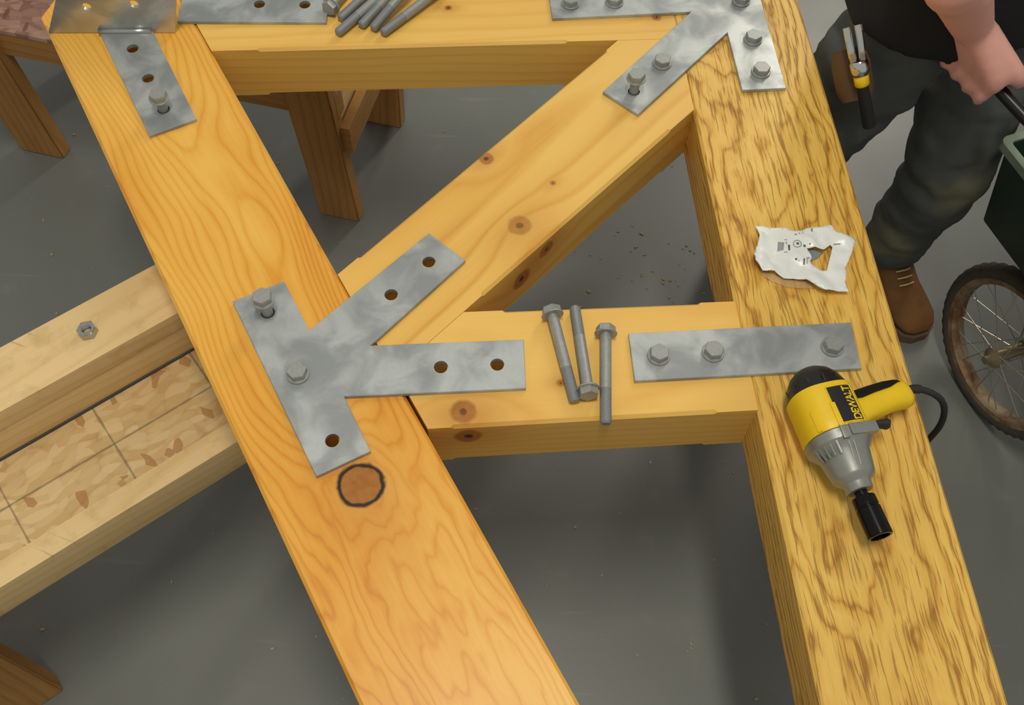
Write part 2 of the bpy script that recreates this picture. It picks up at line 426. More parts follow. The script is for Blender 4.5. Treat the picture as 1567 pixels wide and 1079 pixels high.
# ------------------------------------------------------------------ steel plates
PT = 0.0065
def plate_mesh(name, outer, holes, r=0.0098, t=PT):
    """flat steel plate with real holes; outer: local 2D CCW list; 'edge' attribute brightens the ground rim"""
    area_ = sum(a.x * b.y - a.y * b.x for a, b in zip(outer, outer[1:] + outer[:1]))
    if area_ < 0: outer = outer[::-1]
    n = len(outer); ins = []
    def offs(dist):
        res = []
        for i in range(n):
            p0, p1, p2 = outer[i - 1], outer[i], outer[(i + 1) % n]
            d1 = (p1 - p0).normalized(); d2 = (p2 - p1).normalized()
            n1 = Vector((-d1.y, d1.x)); n2 = Vector((-d2.y, d2.x))
            b = (n1 + n2); b = b / max(b.length_squared, 1e-6) * 2
            res.append(p1 + b * dist)
        return res
    bm = BM(); ev = {}
    e1 = offs(0.0008); inn = offs(0.011)
    O0 = [bm.verts.new((p.x, p.y, 0)) for p in outer]
    O1 = [bm.verts.new((p.x, p.y, t - 0.0008)) for p in outer]
    O2 = [bm.verts.new((p.x, p.y, t)) for p in e1]
    I = [bm.verts.new((p.x, p.y, t)) for p in inn]
    for i in range(n):
        j = (i + 1) % n
        bm.faces.new((O0[i], O0[j], O1[j], O1[i])); bm.faces.new((O1[i], O1[j], O2[j], O2[i])); bm.faces.new((O2[i], O2[j], I[j], I[i]))
    edges = [bm.edges.get((I[i], I[(i + 1) % n])) for i in range(n)]
    hv_all = []
    bedges = [bm.edges.get((O0[i], O0[(i + 1) % n])) for i in range(n)]
    for h in holes:
        k = 20
        tv = [bm.verts.new((h.x + r * cos(2 * pi * q / k), h.y + r * sin(2 * pi * q / k), t)) for q in range(k)]
        bv = [bm.verts.new((v.co.x, v.co.y, 0)) for v in tv]
        for q in range(k):
            j = (q + 1) % k
            bm.faces.new((tv[q], tv[j], bv[j], bv[q]))
            edges.append(bm.edges.get((tv[q], tv[j]))); bedges.append(bm.edges.get((bv[q], bv[j])))
        hv_all += tv
    bmesh.ops.triangle_fill(bm, use_beauty=True, edges=edges)
    bmesh.ops.triangle_fill(bm, use_beauty=True, edges=bedges)
    bmesh.ops.recalc_face_normals(bm, faces=bm.faces)
    bright = set(O0 + O1 + O2)
    lay = bm.verts.layers.float.new('edge')
    for v in bm.verts: v[lay] = 1.0 if v in bright else 0.0
    me = bpy.data.meshes.new(name); bm.to_mesh(me); bm.free()
    return me
ZP = H + PT
def plate(name, pts, holes, label, parent=None):
    w = [a2(p, ZP) if not isinstance(p, Vector) else p for p in pts]
    c = sum(w, Vector((0, 0))) / len(w)
    h = [a2(q, ZP) - c if not isinstance(q, Vector) else q - c for q in holes]
    me = plate_mesh(name, [p - c for p in w], h)
    o = link(name, me, M['galv'], parent); o.location = (c.x, c.y, H + 0.0003)
    if parent is None: tag(o, label, 'plate', 'steel connector plates')
    elif label: o['label'] = label
    return o
plate('steel_plate', [(355.5, 461.1), (484, 729.5), (567.2, 690.7), (526.8, 607.1), (805, 594.5), (801.5, 519.4), (567.2, 528.8), (712.3, 398.3), (656.5, 356.3), (473.4, 505.2), (434.5, 430)],
      [(656.5, 401.2), (598.6, 451.3), (674.8, 561.9), (760.9, 558.2), (508.8, 674.4), (410, 478.7), (456, 573)],
      'three-armed grey steel plate with empty holes beside the big knot')
plate('steel_plate', [(961.6, 510.1), (971.2, 583.3), (1319, 564), (1301.8, 493.3)], [(1007.7, 545), (1091, 540), (1273, 532)],
      'straight grey steel strap with three seated bolts above the power tool')
w_t1, w_t2, w_t6, w_t7 = (a2(p, ZP) for p in ((845.2, 27.9), (1057.4, 18.2), (1135.8, 138), (1203.3, 135)))
dB = (w_t2 - w_t1).normalized(); upB = Vector((-dB.y, dB.x)) * 0.0762
dDm = (a2((1164.6, 0), ZP) - w_t7).normalized()
topR = w_t7 + dDm * 0.33; topL = w_t6 + dDm * 0.33
cr = ix((w_t1 + upB, dB), (w_t6, dDm))
plate('steel_plate', [w_t1, w_t2, (922.4, 140.3), (976.7, 175.3), (1113.2, 49.9), w_t6, w_t7, topR, topL, cr, w_t1 + upB],
      [(873, 6), (940, 4), (1134, 2), (970, 140), (1013, 97.5), (1152, 61), (1164, 110.5)],
      'three-armed grey steel plate fully bolted down at the top right joint')

# folded hanger bracket on the upper end of the orange timber
bk = thing('hanger_bracket', 'folded grey steel hanger bracket with an upright plate at top left', 'bracket', (0, 0, 0))
c0 = a2((170, 60), ZP); bk.location = (c0.x, c0.y, H)
def rel(o, parent):
    o.location = o.location - parent.location; return o
rel(plate('base_arm', [(150.5, 46), (228.4, 207.7), (300.6, 181.7), (233, 46)], [(203, 74.5), (226.6, 120), (250.5, 167.4)], None, bk), bk)
v1 = a2((271, 32.5), ZP); v2 = a2((499.4, 33.7), ZP); dv = (v2 - v1).normalized(); nv = Vector((-dv.y, dv.x)) * 0.0762
rel(plate('side_strap', [v1, v2, v2 + nv, v1 + nv], [(397, 6.5), (466.5, 7.3)], None, bk), bk)
q0 = at((75, 47.5), H); q1 = at((269, 47), H); qd = (q1 - q0).normalized(); qn = Vector((-qd.y, qd.x, 0))
tl = hit((85.5, 0), q0, qn); tr = hit((270.5, 0), q0, qn)
k = 0.10 / (tl.z - H); tl = q0 + (tl - q0) * k; k = 0.10 / (tr.z - H); tr = q1 + (tr - q1) * k
def fr2(p): return Vector(((p - q0).dot(qd), p.z - H))
hp = [fr2(hit(p, q0, qn)) for p in ((134, 7), (206, 3))]
me = plate_mesh('upright_plate', [fr2(q0), fr2(q1), fr2(tr), fr2(tl)], hp, 0.0075, 0.006)
up = link('upright_plate', me, mat_galv('bright_steel', hx(176, 178, 172), hx(214, 216, 210), 0.34, 0.72), bk)
up.matrix_basis = Matrix.Translation(q0 - bk.location + Vector((0, 0, 0.0005))) @ Matrix((qd, Vector((0, 0, 1)), qd.cross(Vector((0, 0, 1))))).transposed().to_4x4()
bm = BM(); wa = at((151, 48), H + .0078) - bk.location; wb = at((232, 48), H + .0078) - bk.location
tube(bm, [wa, wa.lerp(wb, .33), wa.lerp(wb, .66), wb], 0.0052, 12)
o = obj('fold_bead', bm, M['zinc'], bk, True); o['label'] = 'bright fold line at the foot of the upright'

# ------------------------------------------------------------------ bolts
SH = 0.008; BL = 0.135
def make_bolt(proto=[None]):
    r = thing('hex_bolt', '', 'bolt')
    bm = BM(); lathe(bm, [(0.0155, 0.0002), (0.016, 0.0008), (0.016, 0.0022), (0.0152, 0.003)], 28)
    obj('washer', bm, M['galv_bolt'], r, True, 35)
    bm = BM(); hr = 0.0122 / cos(pi / 6)
    rings = []
    for k_, z in ((1.0, 0.003), (1.0, 0.0112), (0.93, 0.0128)):
        rings.append([Vector((hr * k_ * cos(pi / 3 * i + 0.3), hr * k_ * sin(pi / 3 * i + 0.3), z)) for i in range(6)])
    loft(bm, rings); h = obj('head', bm, M['galv_bolt'], r)
    bm = BM(); lathe(bm, [(SH, 0.003), (SH, -BL * 0.62)], 18); obj('shank', bm, M['galv_bolt'], r, True, 40)
    bm = BM(); prof = []
    z = -BL * 0.62; k_ = 0
    while z > -BL + 0.003:
        prof += [(SH, z), (SH * 0.93, z - 0.001)]; z -= 0.002
    prof += [(SH * 0.9, -BL + 0.002), (SH * 0.7, -BL)]
    lathe(bm, prof, 16); obj('thread', bm, M['galv_thread'], r, True, 50)
    return r
bolt0 = make_bolt(); used = [False]
def bolt(label, mtx, group):
    b = bolt0 if not used[0] else copy_tree(bolt0)
    used[0] = True
    b.matrix_basis = mtx; b['label'] = label; b['group'] = group
    return b
def seated(px, label, rise=0.0, head_px=None, tilt=(0, 0), rz=0.0):
    p = at(px, ZP)
    if head_px:
        d = ray(head_px); d = d / -d.z; q = Vector((d.x, d.y)); k_ = p.to_2d().dot(q) / q.dot(q)
        rise = (CZ - k_) - ZP - 0.0128
    bolt(label, Matrix.Translation(p + Vector((0, 0, rise + 0.0004))) @ Matrix.Rotation(rz, 4, 'Z') @ Matrix.Rotation(tilt[0], 4, 'X') @ Matrix.Rotation(tilt[1], 4, 'Y'),
         'hex bolts set in the steel plates')
seated((456, 573), 'seated hex bolt in the middle of the three-armed plate near the big knot')
seated((410, 479.5), 'half-raised hex bolt in the top corner of the plate near the big knot', head_px=(399.5, 452), tilt=(.03, .0), rz=.4)
seated((1007.7, 545), 'leftmost seated hex bolt of the straight steel strap', rz=.2)
seated((1091, 540), 'middle seated hex bolt of the straight steel strap', rz=.9)
seated((1273, 532), 'seated hex bolt of the straight strap nearest the black end cap', rz=.5)
seated((1013, 97.5), 'seated hex bolt on the diagonal arm of the top right plate', rz=.1)
seated((970, 140), 'half-raised hex bolt at the tip of the top right plate diagonal arm', head_px=(973, 112), rz=.7)
seated((1152, 61), 'upper seated hex bolt on the downward arm of the top right plate', rz=.35)
seated((1164, 110.5), 'lower seated hex bolt at the end of the top right plate downward arm', rz=.75)
seated((873, 6), 'seated hex bolt at the left end of the top right plate crossbar arm', rz=.2)
seated((940, 4), 'second seated hex bolt from the left end of the top right plate', rz=.6)
seated((1134, 2), 'hex bolt at the top picture edge where the top right plate arms meet', rz=.5)
seated((250.5, 168), 'half-raised hex bolt standing in the hanger bracket arm', head_px=(240.5, 142), tilt=(.04, .02), rz=.2)
def lying(head_px, tip_px, label, group, roll=0.0, length=None):
    zh, zt = H + 0.0158, H + 0.0085
    h = at(head_px, zh); t = at(tip_px, zt)
    d = (t - h).normalized()
    if length: h = t - d * length
    z = -d; x = z.cross(Vector((0, 0, 1))).normalized(); y = z.cross(x)
    R = Matrix((x, y, z)).transposed().to_4x4() @ Matrix.Rotation(roll, 4, 'Z')
    bolt(label, Matrix.Translation(t + z * BL) @ R, group)
gm = 'loose bolts on the middle crossbar'
lying((846, 484), (880, 615), 'leftmost loose hex bolt on the middle crossbar, head up in picture', gm, .3)
lying((900, 598), (879.5, 470), 'middle loose hex bolt on the crossbar, head towards the bottom', gm, .1)
lying((927, 516), (927, 649), 'loose hex bolt beside the straight strap with its tip over the edge', gm, .55)
gt = 'loose bolts on the top crossbar'
def lying_dir(tip, via, label, roll, flip=False, lift=0.0):
    t = a2(tip, H + .0085); v = a2(via, H + .0085); d = (v - t).normalized() * BL
    if flip:
        h3 = t; t3 = t + d
    else:
        t3 = t; h3 = t + d
    zh, zt = H + .0158 + lift, H + .0085
    h = Vector((h3.x, h3.y, zh)); t = Vector((t3.x, t3.y, zt)); dd = (t - h).normalized()
    z = -dd; x = z.cross(Vector((0, 0, 1))).normalized(); y = z.cross(x)
    bolt(label, Matrix.Translation(h) @ Matrix((x, y, z)).transposed().to_4x4() @ Matrix.Rotation(roll, 4, 'Z'), gt)
lying_dir((509, 13), (524, -4), 'loose hex bolt whose head touches the bracket strap', .2, True)
lying_dir((520, 29), (554, 0), 'loose bolt tip second from the bracket strap on the top crossbar', .5)
lying_dir((516, 51), (580, 0), 'loose bolt on the top crossbar reaching lowest at the left of the heap', .1)
lying_dir((552, 39.5), (593, 0), 'leftmost of three bolts lying tight together on the top crossbar', .35)
lying_dir((568.5, 46), (621, 0), 'middle of three bolts lying tight together on the top crossbar', .6, lift=.021)
lying_dir((585, 51), (657, 0), 'rightmost of three bolts lying tight together on the top crossbar', .2)

# ------------------------------------------------------------------ power tool
exec_tool = True
M['yellow'] = plain('yellow_plastic', hx(236, 196, 20), 0.42, 0, 0.08, 40, 0.03)
M['black_plastic'] = plain('black_plastic', hx(26, 26, 26), 0.38, 0, 0.3, 50)
M['rubber'] = plain('black_rubber', hx(36, 36, 34), 0.6, 0, 0.2, 90)
M['cast'] = plain('cast_aluminium', hx(150, 152, 144), 0.38, 0.55, 0.10, 120, 0.06)
M['black_steel'] = plain('black_steel', hx(22, 22, 23), 0.22, 0.6, 0.4, 300)
ZA = H + 0.0425
pr = at((1240, 556), ZA + .02); pf = at((1343.5, 826), ZA - .01); pr.z = pf.z = ZA
tx = (pf - pr).normalized(); trz = atan2(tx.y, tx.x)
tool_len = (pf - pr).length
tool = thing('impact_wrench', 'yellow and black corded impact wrench with grey nose and black socket', 'power tool', (pr.x, pr.y, H), trz)
MX = Matrix.Translation((0, 0, ZA - H)) @ Matrix.Rotation(pi / 2, 4, 'Y')      # lathe z -> local x
def sect(bm, stations, n=40, cap0=True, cap1=True):
    """stations: (x, half width y, half height z, exponent, y centre)"""
    rings = []
    for x, ry, rz_, e, yc in stations:
        ring = []
        for i in range(n):
            a = 2 * pi * i / n; c, s = cos(a), sin(a)
            ring.append(Vector((x, yc + ry * math.copysign(abs(c) ** (2 / e), c), ZA - H + rz_ * math.copysign(abs(s) ** (2 / e), s))))
        rings.append(ring)
    loft(bm, rings, cap0, cap1)
L = tool_len
xs = dict(cap=.165 * L, hous=.43 * L, fl=.495 * L, body=.675 * L, nose=.745 * L, anv=.785 * L)
bm = BM()
sect(bm, [(0.0, .006, .006, 2, 0), (.003, .018, .018, 2, 0), (.010, .0275, .0275, 2.1, 0), (.020, .0345, .0340, 2.2, 0), (.034, .0390, .0385, 2.3, 0), (xs['cap'], .0405, .0400, 2.4, 0)])
cap = obj('end_cap', bm, M['black_plastic'], tool, True, 50)
for i in range(5):   # cooling slots, standing ribs
    a = radians(60 + i * 30); bm = BM()
    box(bm, (.034, .0385 * cos(a), ZA - H + .0385 * sin(a)), (.018, .002, .0016), Matrix.Rotation(a - pi / 2, 3, 'X'), .0005)
    obj('vent_rib', bm, M['rubber'], cap)
bm = BM()
sect(bm, [(xs['cap'], .0395, .0395, 2.5, 0), (xs['cap'] + .001, .0415, .0412, 2.6, 0), (xs['cap'] + .03, .0420, .0418, 2.6, 0), (xs['hous'] - .012, .0425, .0420, 2.5, 0),
          (xs['hous'] - .004, .0430, .0422, 2.5, 0), (xs['hous'], .0415, .0410, 2.5, 0)])
house = obj('motor_housing', bm, M['yellow'], tool, True, 50)
bm = BM(); box(bm, (xs['hous'] - .016, -.006, ZA - H + .0415), (.034, .007, .004), None, .0018); obj('screw_boss', bm, M['yellow'], house, True, 60)
bm = BM(); box(bm, (xs['hous'] - .016, -.030, ZA - H + .0315), (.030, .007, .006), Matrix.Rotation(radians(42), 3, 'X'), .0018); obj('screw_boss', bm, M['yellow'], house, True, 60)
# badge and lettering
bx0 = xs['cap'] + .0085; bx1 = bx0 + .052; by0, by1 = -.006, .0285
def top_z(y): return ZA - H + .0415 * (1 - (abs(y) / .0418) ** 2.55) ** (1 / 2.55)
bm = BM(); rings = []
for i in range(13):
    y = by0 + (by1 - by0) * i / 12
    rings.append([Vector((bx0, y, top_z(y) + .0009)), Vector((bx1, y, top_z(y) + .0009)), Vector((bx1, y, top_z(y) - .002)), Vector((bx0, y, top_z(y) - .002))])
loft(bm, rings); badge = obj('name_badge', bm, M['black_plastic'], house)
badge['label'] = 'black badge with yellow lettering'
fc = bpy.data.curves.new('lettering', 'FONT'); fc.body = 'DEWALT'; fc.size = 0.0165; fc.extrude = 0.0002; fc.offset = 0.0003; fc.space_character = 0.92
fo = bpy.data.objects.new('lettering', fc); col.objects.link(fo); bpy.context.view_layer.update()
tm = evaluated_mesh(fo, 'lettering'); bpy.data.objects.remove(fo)
xsv = [v.co.x for v in tm.vertices]; ysv = [v.co.y for v in tm.vertices]
wx, wy = max(xsv) - min(xsv), max(ysv) - min(ysv)
for v in tm.vertices:     # reads from the nose towards the cap, letter tops towards -y, wrapped on the badge
    u = (v.co.x - min(xsv)) / wx; w = (v.co.y - min(ysv)) / wy
    X = bx1 - .002 - u * (bx1 - bx0 - .004); Y = by1 - .0028 - w * .0115
    v.co = (X, Y, top_z(Y) + .0011 + v.co.z)
tm.update(); lt = link('lettering', tm, M['yellow'], badge)
for (xa, ya, xb, yb) in ((bx0, by0, bx1, by0), (bx0, by1, bx1, by1), (bx0, by0, bx0, by1), (bx1, by0, bx1, by1)):
    bm = BM(); tube(bm, [(xa + (xb - xa) * i / 8, ya + (yb - ya) * i / 8, top_z(ya + (yb - ya) * i / 8) + .0006) for i in range(9)], .0009, 6)
    obj('badge_edge', bm, M['yellow'], badge)
# grey gear case
bm = BM()
sect(bm, [(xs['hous'], .0405, .0400, 2.3, 0), (xs['hous'] + .0015, .0425, .0418, 2.4, 0), (xs['fl'] - .002, .0420, .0412, 2.4, 0), (xs['fl'], .0400, .0395, 2.3, 0),
          (xs['fl'] + .006, .0360, .0360, 2.1, 0), (xs['fl'] + .011, .0330, .0330, 2.0, 0), (xs['body'] - .004, .0278, .0278, 2.0, 0), (xs['body'], .0262, .0262, 2.0, 0),
          (xs['body'] + .005, .0192, .0192, 2.0, 0), (xs['body'] + .007, .0180, .0180, 2.0, 0), (xs['nose'] - .0015, .0174, .0174, 2.0, 0), (xs['nose'], .0160, .0160, 2.0, 0)])
case = obj('gear_case', bm, M['cast'], tool, True, 40)
for i in range(5):
    a = radians(118 + i * 12); bm = BM()
    bar(bm, (xs['fl'] - .001, .0395 * cos(a), ZA - H + .0395 * sin(a)), (xs['fl'] + .016, .0345 * cos(a), ZA - H + .0345 * sin(a)), .003, .004, Vector((0, cos(a), sin(a))), .0008)
    obj('cooling_rib', bm, M['cast'], case)
bm = BM(); bar(bm, (xs['fl'], -.003, ZA - H + .0365), (xs['body'] - .006, -.003, ZA - H + .0262), .0025, .003, bev=.0006); obj('seam_rib', bm, M['cast'], case)
bm = BM(); bar(bm, (xs['fl'], .003, ZA - H + .0365), (xs['body'] - .006, .003, ZA - H + .0262), .0018, .003, bev=.0006); obj('seam_rib', bm, M['cast'], case)
bm = BM(); box(bm, (xs['hous'] + .008, -.006, ZA - H + .0405), (.019, .009, .006), None, .002); obj('screw_boss', bm, M['cast'], case, True, 60)
bm = BM(); box(bm, (xs['hous'] + .007, .021, ZA - H + .034), (.016, .042, .011), Matrix.Rotation(radians(-14), 3, 'X'), .003); obj('flange_block', bm, M['cast'], case, True, 60)
bm = BM(); lathe(bm, [(.0085, xs['nose'] - .004), (.0085, xs['anv'] + .006)], 20, MX); obj('anvil', bm, M['black_steel'], tool, True, 40)
bm = BM()
lathe(bm, [(.0085, xs['anv'] - .002), (.0145, xs['anv'] - .0015), (.0155, xs['anv']), (.0155, xs['anv'] + .011), (.0146, xs['anv'] + .0118), (.0146, xs['anv'] + .0135), (.0157, xs['anv'] + .0145),
           (.0162, L - .001), (.0152, L), (.0125, L), (.0120, L - .02), (.001, L - .021)], 32, MX, cap1=False)
obj('socket', bm, M['black_steel'], tool, True, 40)
UPZ = Vector((0, 0, 1))
# handle: runs to local +y, slightly back towards the cap
hz = ZA - H - .006
h0 = Vector((xs['hous'] - .032, .030, hz)); h1 = Vector((xs['hous'] - .047, .125, hz - .006))
hax = (h1 - h0).normalized(); hsd = Vector((hax.y, -hax.x, 0))      # hsd: towards the nose
def hring(c, w, hh, e=2.3, n=24, a0=0, a1=2 * pi, grow=0.0):
    full = abs(a1 - a0) > 6
    out = []
    for i in range(n):
        a = a0 + (a1 - a0) * i / (n if full else n - 1); cc, s = cos(a), sin(a)
        out.append(c + hsd * ((w + grow) * math.copysign(abs(cc) ** (2 / e), cc)) + Vector((0, 0, (hh + grow) * math.copysign(abs(s) ** (2 / e), s))))
    return out
hst = [(0.0, .0300, .026, .000), (.10, .0275, .024, .000), (.22, .0240, .021, .000), (.45, .0215, .0195, -.002), (.70, .0200, .0190, -.002), (.90, .0205, .0190, .001), (.97, .0190, .0170, .001), (1.0, .0145, .012, .001)]
bm = BM(); rings = [hring(h0.lerp(h1, t) + hsd * o_, w, hh) for t, w, hh, o_ in hst]
loft(bm, rings); hand_ = obj('handle', bm, M['yellow'], tool, True, 50)
bm = BM(); rings = []
for t, w, hh, o_ in [(.10, .0268, .0232, .000), (.13, .0278, .024, .000), (.22, .0246, .0216, .000), (.45, .0222, .0202, -.002), (.70, .0208, .0198, -.002), (.86, .0210, .0197, .001), (.90, .0195, .018, .001)]:
    aa = radians(102 if t < .8 else 120)
    rings.append(hring(h0.lerp(h1, t) + hsd * o_, w, hh, 2.3, 18, aa, 2 * pi - aa, .0012))
vr = loft(bm, rings, False, False, False)
bmesh.ops.solidify(bm, geom=bm.faces[:], thickness=.0015)
obj('grip_pad', bm, M['rubber'], hand_, True, 60)
bm = BM()
t0 = h0.lerp(h1, .02) + hsd * .036 + UPZ * .008; t1 = h0.lerp(h1, .42) + hsd * .033 + UPZ * .008
rings = []
for t, w in ((0, .005), (.12, .0065), (.4, .006), (.62, .005), (.85, .0075), (.96, .007), (1.0, .004)):
    c = t0.lerp(t1, t) - hsd * (.004 if .3 < t < .7 else 0)
    rings.append([c + hsd * (w * cos(2 * pi * i / 14)) + Vector((0, 0, .0085 * sin(2 * pi * i / 14))) for i in range(14)])
loft(bm, rings); obj('trigger', bm, M['rubber'], tool, True, 60)
# cord, drooping over the edge of the timber
toW = Matrix.Translation((pr.x, pr.y, H)) @ Matrix.Rotation(trz, 4, 'Z'); toL = toW.inverted()
he = toW @ h1
cp = [he - (toW.to_3x3() @ hax) * .01, he + (toW.to_3x3() @ hax) * .012, at((1422, 600), H + .024), at((1440, 612), H + .008), at((1445, 630), H - .02), at((1438, 652), H - .06), at((1418, 676), H - .11)]
e_ = cp[-1]; cp += [e_ + Vector((-.03, -.03, -.10)), e_ + Vector((-.04, -.05, -.28)), Vector((e_.x - .02, e_.y - .05, .02)), Vector((e_.x + .02, e_.y - .20, .006)), Vector((e_.x + .10, e_.y - .55, .006))]
pts = [toL @ p for p in spline(cp, 8)]
bm = BM(); tube(bm, pts, [.0062 if i < 12 else .0046 for i in range(len(pts))], 12); obj('cord', bm, M['rubber'], tool, True)

# ------------------------------------------------------------------ torn plastic bag
def px5(u, v): return (1130 + u / 7.195, 320 + v / 7.195)
out5 = [(185, 195), (330, 210), (520, 215), (620, 245), (760, 225), (900, 225), (1010, 200), (1065, 270), (1190, 325), (1285, 350), (1245, 480), (1195, 610), (1170, 660), (1185, 690), (1165, 830), (1210, 925), (1060, 920), (940, 925), (870, 890), (740, 790), (600, 770), (500, 765), (390, 700), (260, 695), (180, 590), (165, 505), (205, 400), (225, 310)]
hol5 = [(745, 450), (830, 440), (930, 465), (1005, 405), (1030, 430), (985, 600), (965, 690), (890, 680), (790, 625), (780, 590), (800, 545), (765, 490)]
bc = a2(px5(720, 560))
def b2(u, v, z=H + .006): return a2(px5(u, v), z) - bc
def inside(p, poly):
    r = False
    for i in range(len(poly)):
        a, b = poly[i - 1], poly[i]
        if (a.y > p.y) != (b.y > p.y) and p.x < (b.x - a.x) * (p.y - a.y) / (b.y - a.y) + a.x: r = not r
    return r
def bagz(p, base=.0028):
    a = noise.noise(Vector((p.x * 22, p.y * 22, 3.1))); b = abs(noise.noise(Vector((p.x * 38 + 4, p.y * 30, 8.7))))
    c = abs(noise.noise(Vector(((p.x + p.y) * 26, (p.x - p.y) * 9, 1.2))))
    return base + .0035 + .0040 * a + .0075 * b + .0085 * c
def sheet(name, poly, hole, mat, parent, step=.0045, base=.0028, zf=bagz):
    def dense(pl):
        o_ = []
        for i in range(len(pl)):
            a, b = pl[i], pl[(i + 1) % len(pl)]; k_ = max(1, int((b - a).length / step))
            o_ += [a.lerp(b, j / k_) for j in range(k_)]
        return o_
    O = dense(poly); Hh = dense(hole) if hole else []
    pts = O + Hh; ed = [(i, (i + 1) % len(O)) for i in range(len(O))] + [(len(O) + i, len(O) + (i + 1) % len(Hh)) for i in range(len(Hh))]
    x0, x1 = min(p.x for p in poly), max(p.x for p in poly); y0, y1 = min(p.y for p in poly), max(p.y for p in poly)
    rnd = random.Random(5); y = y0
    while y < y1:
        x = x0
        while x < x1:
            p = Vector((x + rnd.uniform(-.3, .3) * step, y + rnd.uniform(-.3, .3) * step))
            if inside(p, poly) and not (hole and inside(p, hole)): pts.append(p)
            x += step
        y += step
    vv, ee, ff = delaunay_2d_cdt(pts, ed, [], 0, 1e-6)[:3]
    ff = [f for f in ff if (lambda c: inside(c, poly) and not (hole and inside(c, hole)))(sum((vv[i] for i in f), Vector((0, 0))) / len(f))]
    bm = BM(); V = [bm.verts.new((v.x, v.y, zf(v, base))) for v in vv]
    for f in ff: bm.faces.new([V[i] for i in f])
    for v in [v for v in bm.verts if not v.link_faces]: bm.verts.remove(v)
    bmesh.ops.recalc_face_normals(bm, faces=bm.faces)
    if sum(f.normal.z for f in bm.faces) < 0: bmesh.ops.reverse_faces(bm, faces=bm.faces)
    for f in bm.faces: f.smooth = True
    me = bpy.data.meshes.new(name); bm.to_mesh(me); bm.free()
    o = link(name, me, mat, parent)
    s = o.modifiers.new('thickness', 'SOLIDIFY'); s.thickness = .0004
    return o
gq = G('white_plastic_film'); M['film'] = gq.out(gq.mix(gq.noise(gq.P(), 40, 3), hx(214, 218, 210), hx(240, 242, 236)), 0.28, 0.0, 0.5)
gq = G('clear_film'); M['clear'] = gq.out(hx(226, 196, 140), 0.2, 0.0, 0.5, Alpha=0.30)
M['ink'] = plain('grey_ink', hx(96, 100, 104), 0.6); M['ink2'] = plain('pale_ink', hx(150, 154, 152), 0.6)
bag = thing('plastic_bag', 'torn white plastic parts bag with grey print on the brushed timber', 'bag', (bc.x, bc.y, H))
poly = [b2(*p) for p in out5]; hole = [b2(*p) for p in hol5]
sheet('film', poly, hole, M['film'], bag)
o = sheet('lower_film', [b2(*p) for p in ((240, 660), (420, 690), (620, 740), (800, 780), (860, 850), (760, 860), (560, 845), (400, 790), (290, 730))], None, M['clear'], bag, .006, 0, lambda p, b: .0012 + .002 * abs(noise.noise(Vector((p.x * 40, p.y * 40, 2)))))
o = sheet('inner_film', [b2(*p) for p in ((730, 440), (830, 425), (945, 460), (880, 520), (800, 560), (750, 510))], None, plain('shaded_film', hx(132, 138, 146), 0.35), bag, .005, 0, lambda p, b: .0022)  # folded inner flap, its shading put into the grey colour
def mark(polyuv, mat):
    sheet('printed_mark', [b2(*p) for p in polyuv], None, mat, bag, .0025, .0034)
mark([(432, 368), (500, 372), (490, 462), (424, 476)], M['ink2'])
ring = [(642 + 50 * cos(a), 400 + 46 * sin(a)) for a in [2 * pi * i / 20 for i in range(20)]]
sheet('printed_mark', [b2(*p) for p in ring], [b2(642 + (u - 642) * .8, 400 + (v - 400) * .8) for u, v in ring], M['ink2'], bag, .003, .0034)
mark([(628, 385), (660, 388), (655, 415), (630, 412)], M['ink'])
for (u, v, w, h_) in ((625, 292, 26, 16), (665, 280, 20, 12), (705, 272, 14, 12), (800, 250, 22, 34), (525, 380, 14, 30), (550, 440, 24, 70), (515, 490, 34, 12), (625, 575, 26, 20), (655, 590, 14, 14), (712, 600, 18, 60), (745, 590, 12, 70), (765, 560, 14, 26), (720, 420, 26, 30), (775, 412, 20, 16), (520, 335, 30, 10)):
    mark([(u - w / 2, v - h_ / 2), (u + w / 2, v - h_ / 2 + 3), (u + w / 2 - 2, v + h_ / 2), (u - w / 2 + 2, v + h_ / 2 - 3)], M['ink'] if (u + v) % 2 < 1 else M['ink2'])
for (u, v, w) in ((1040, 405, 70),):
    mark([(u, v - 8), (u + w, v - 4), (u + w, v + 6), (u, v + 4)], M['ink2'])

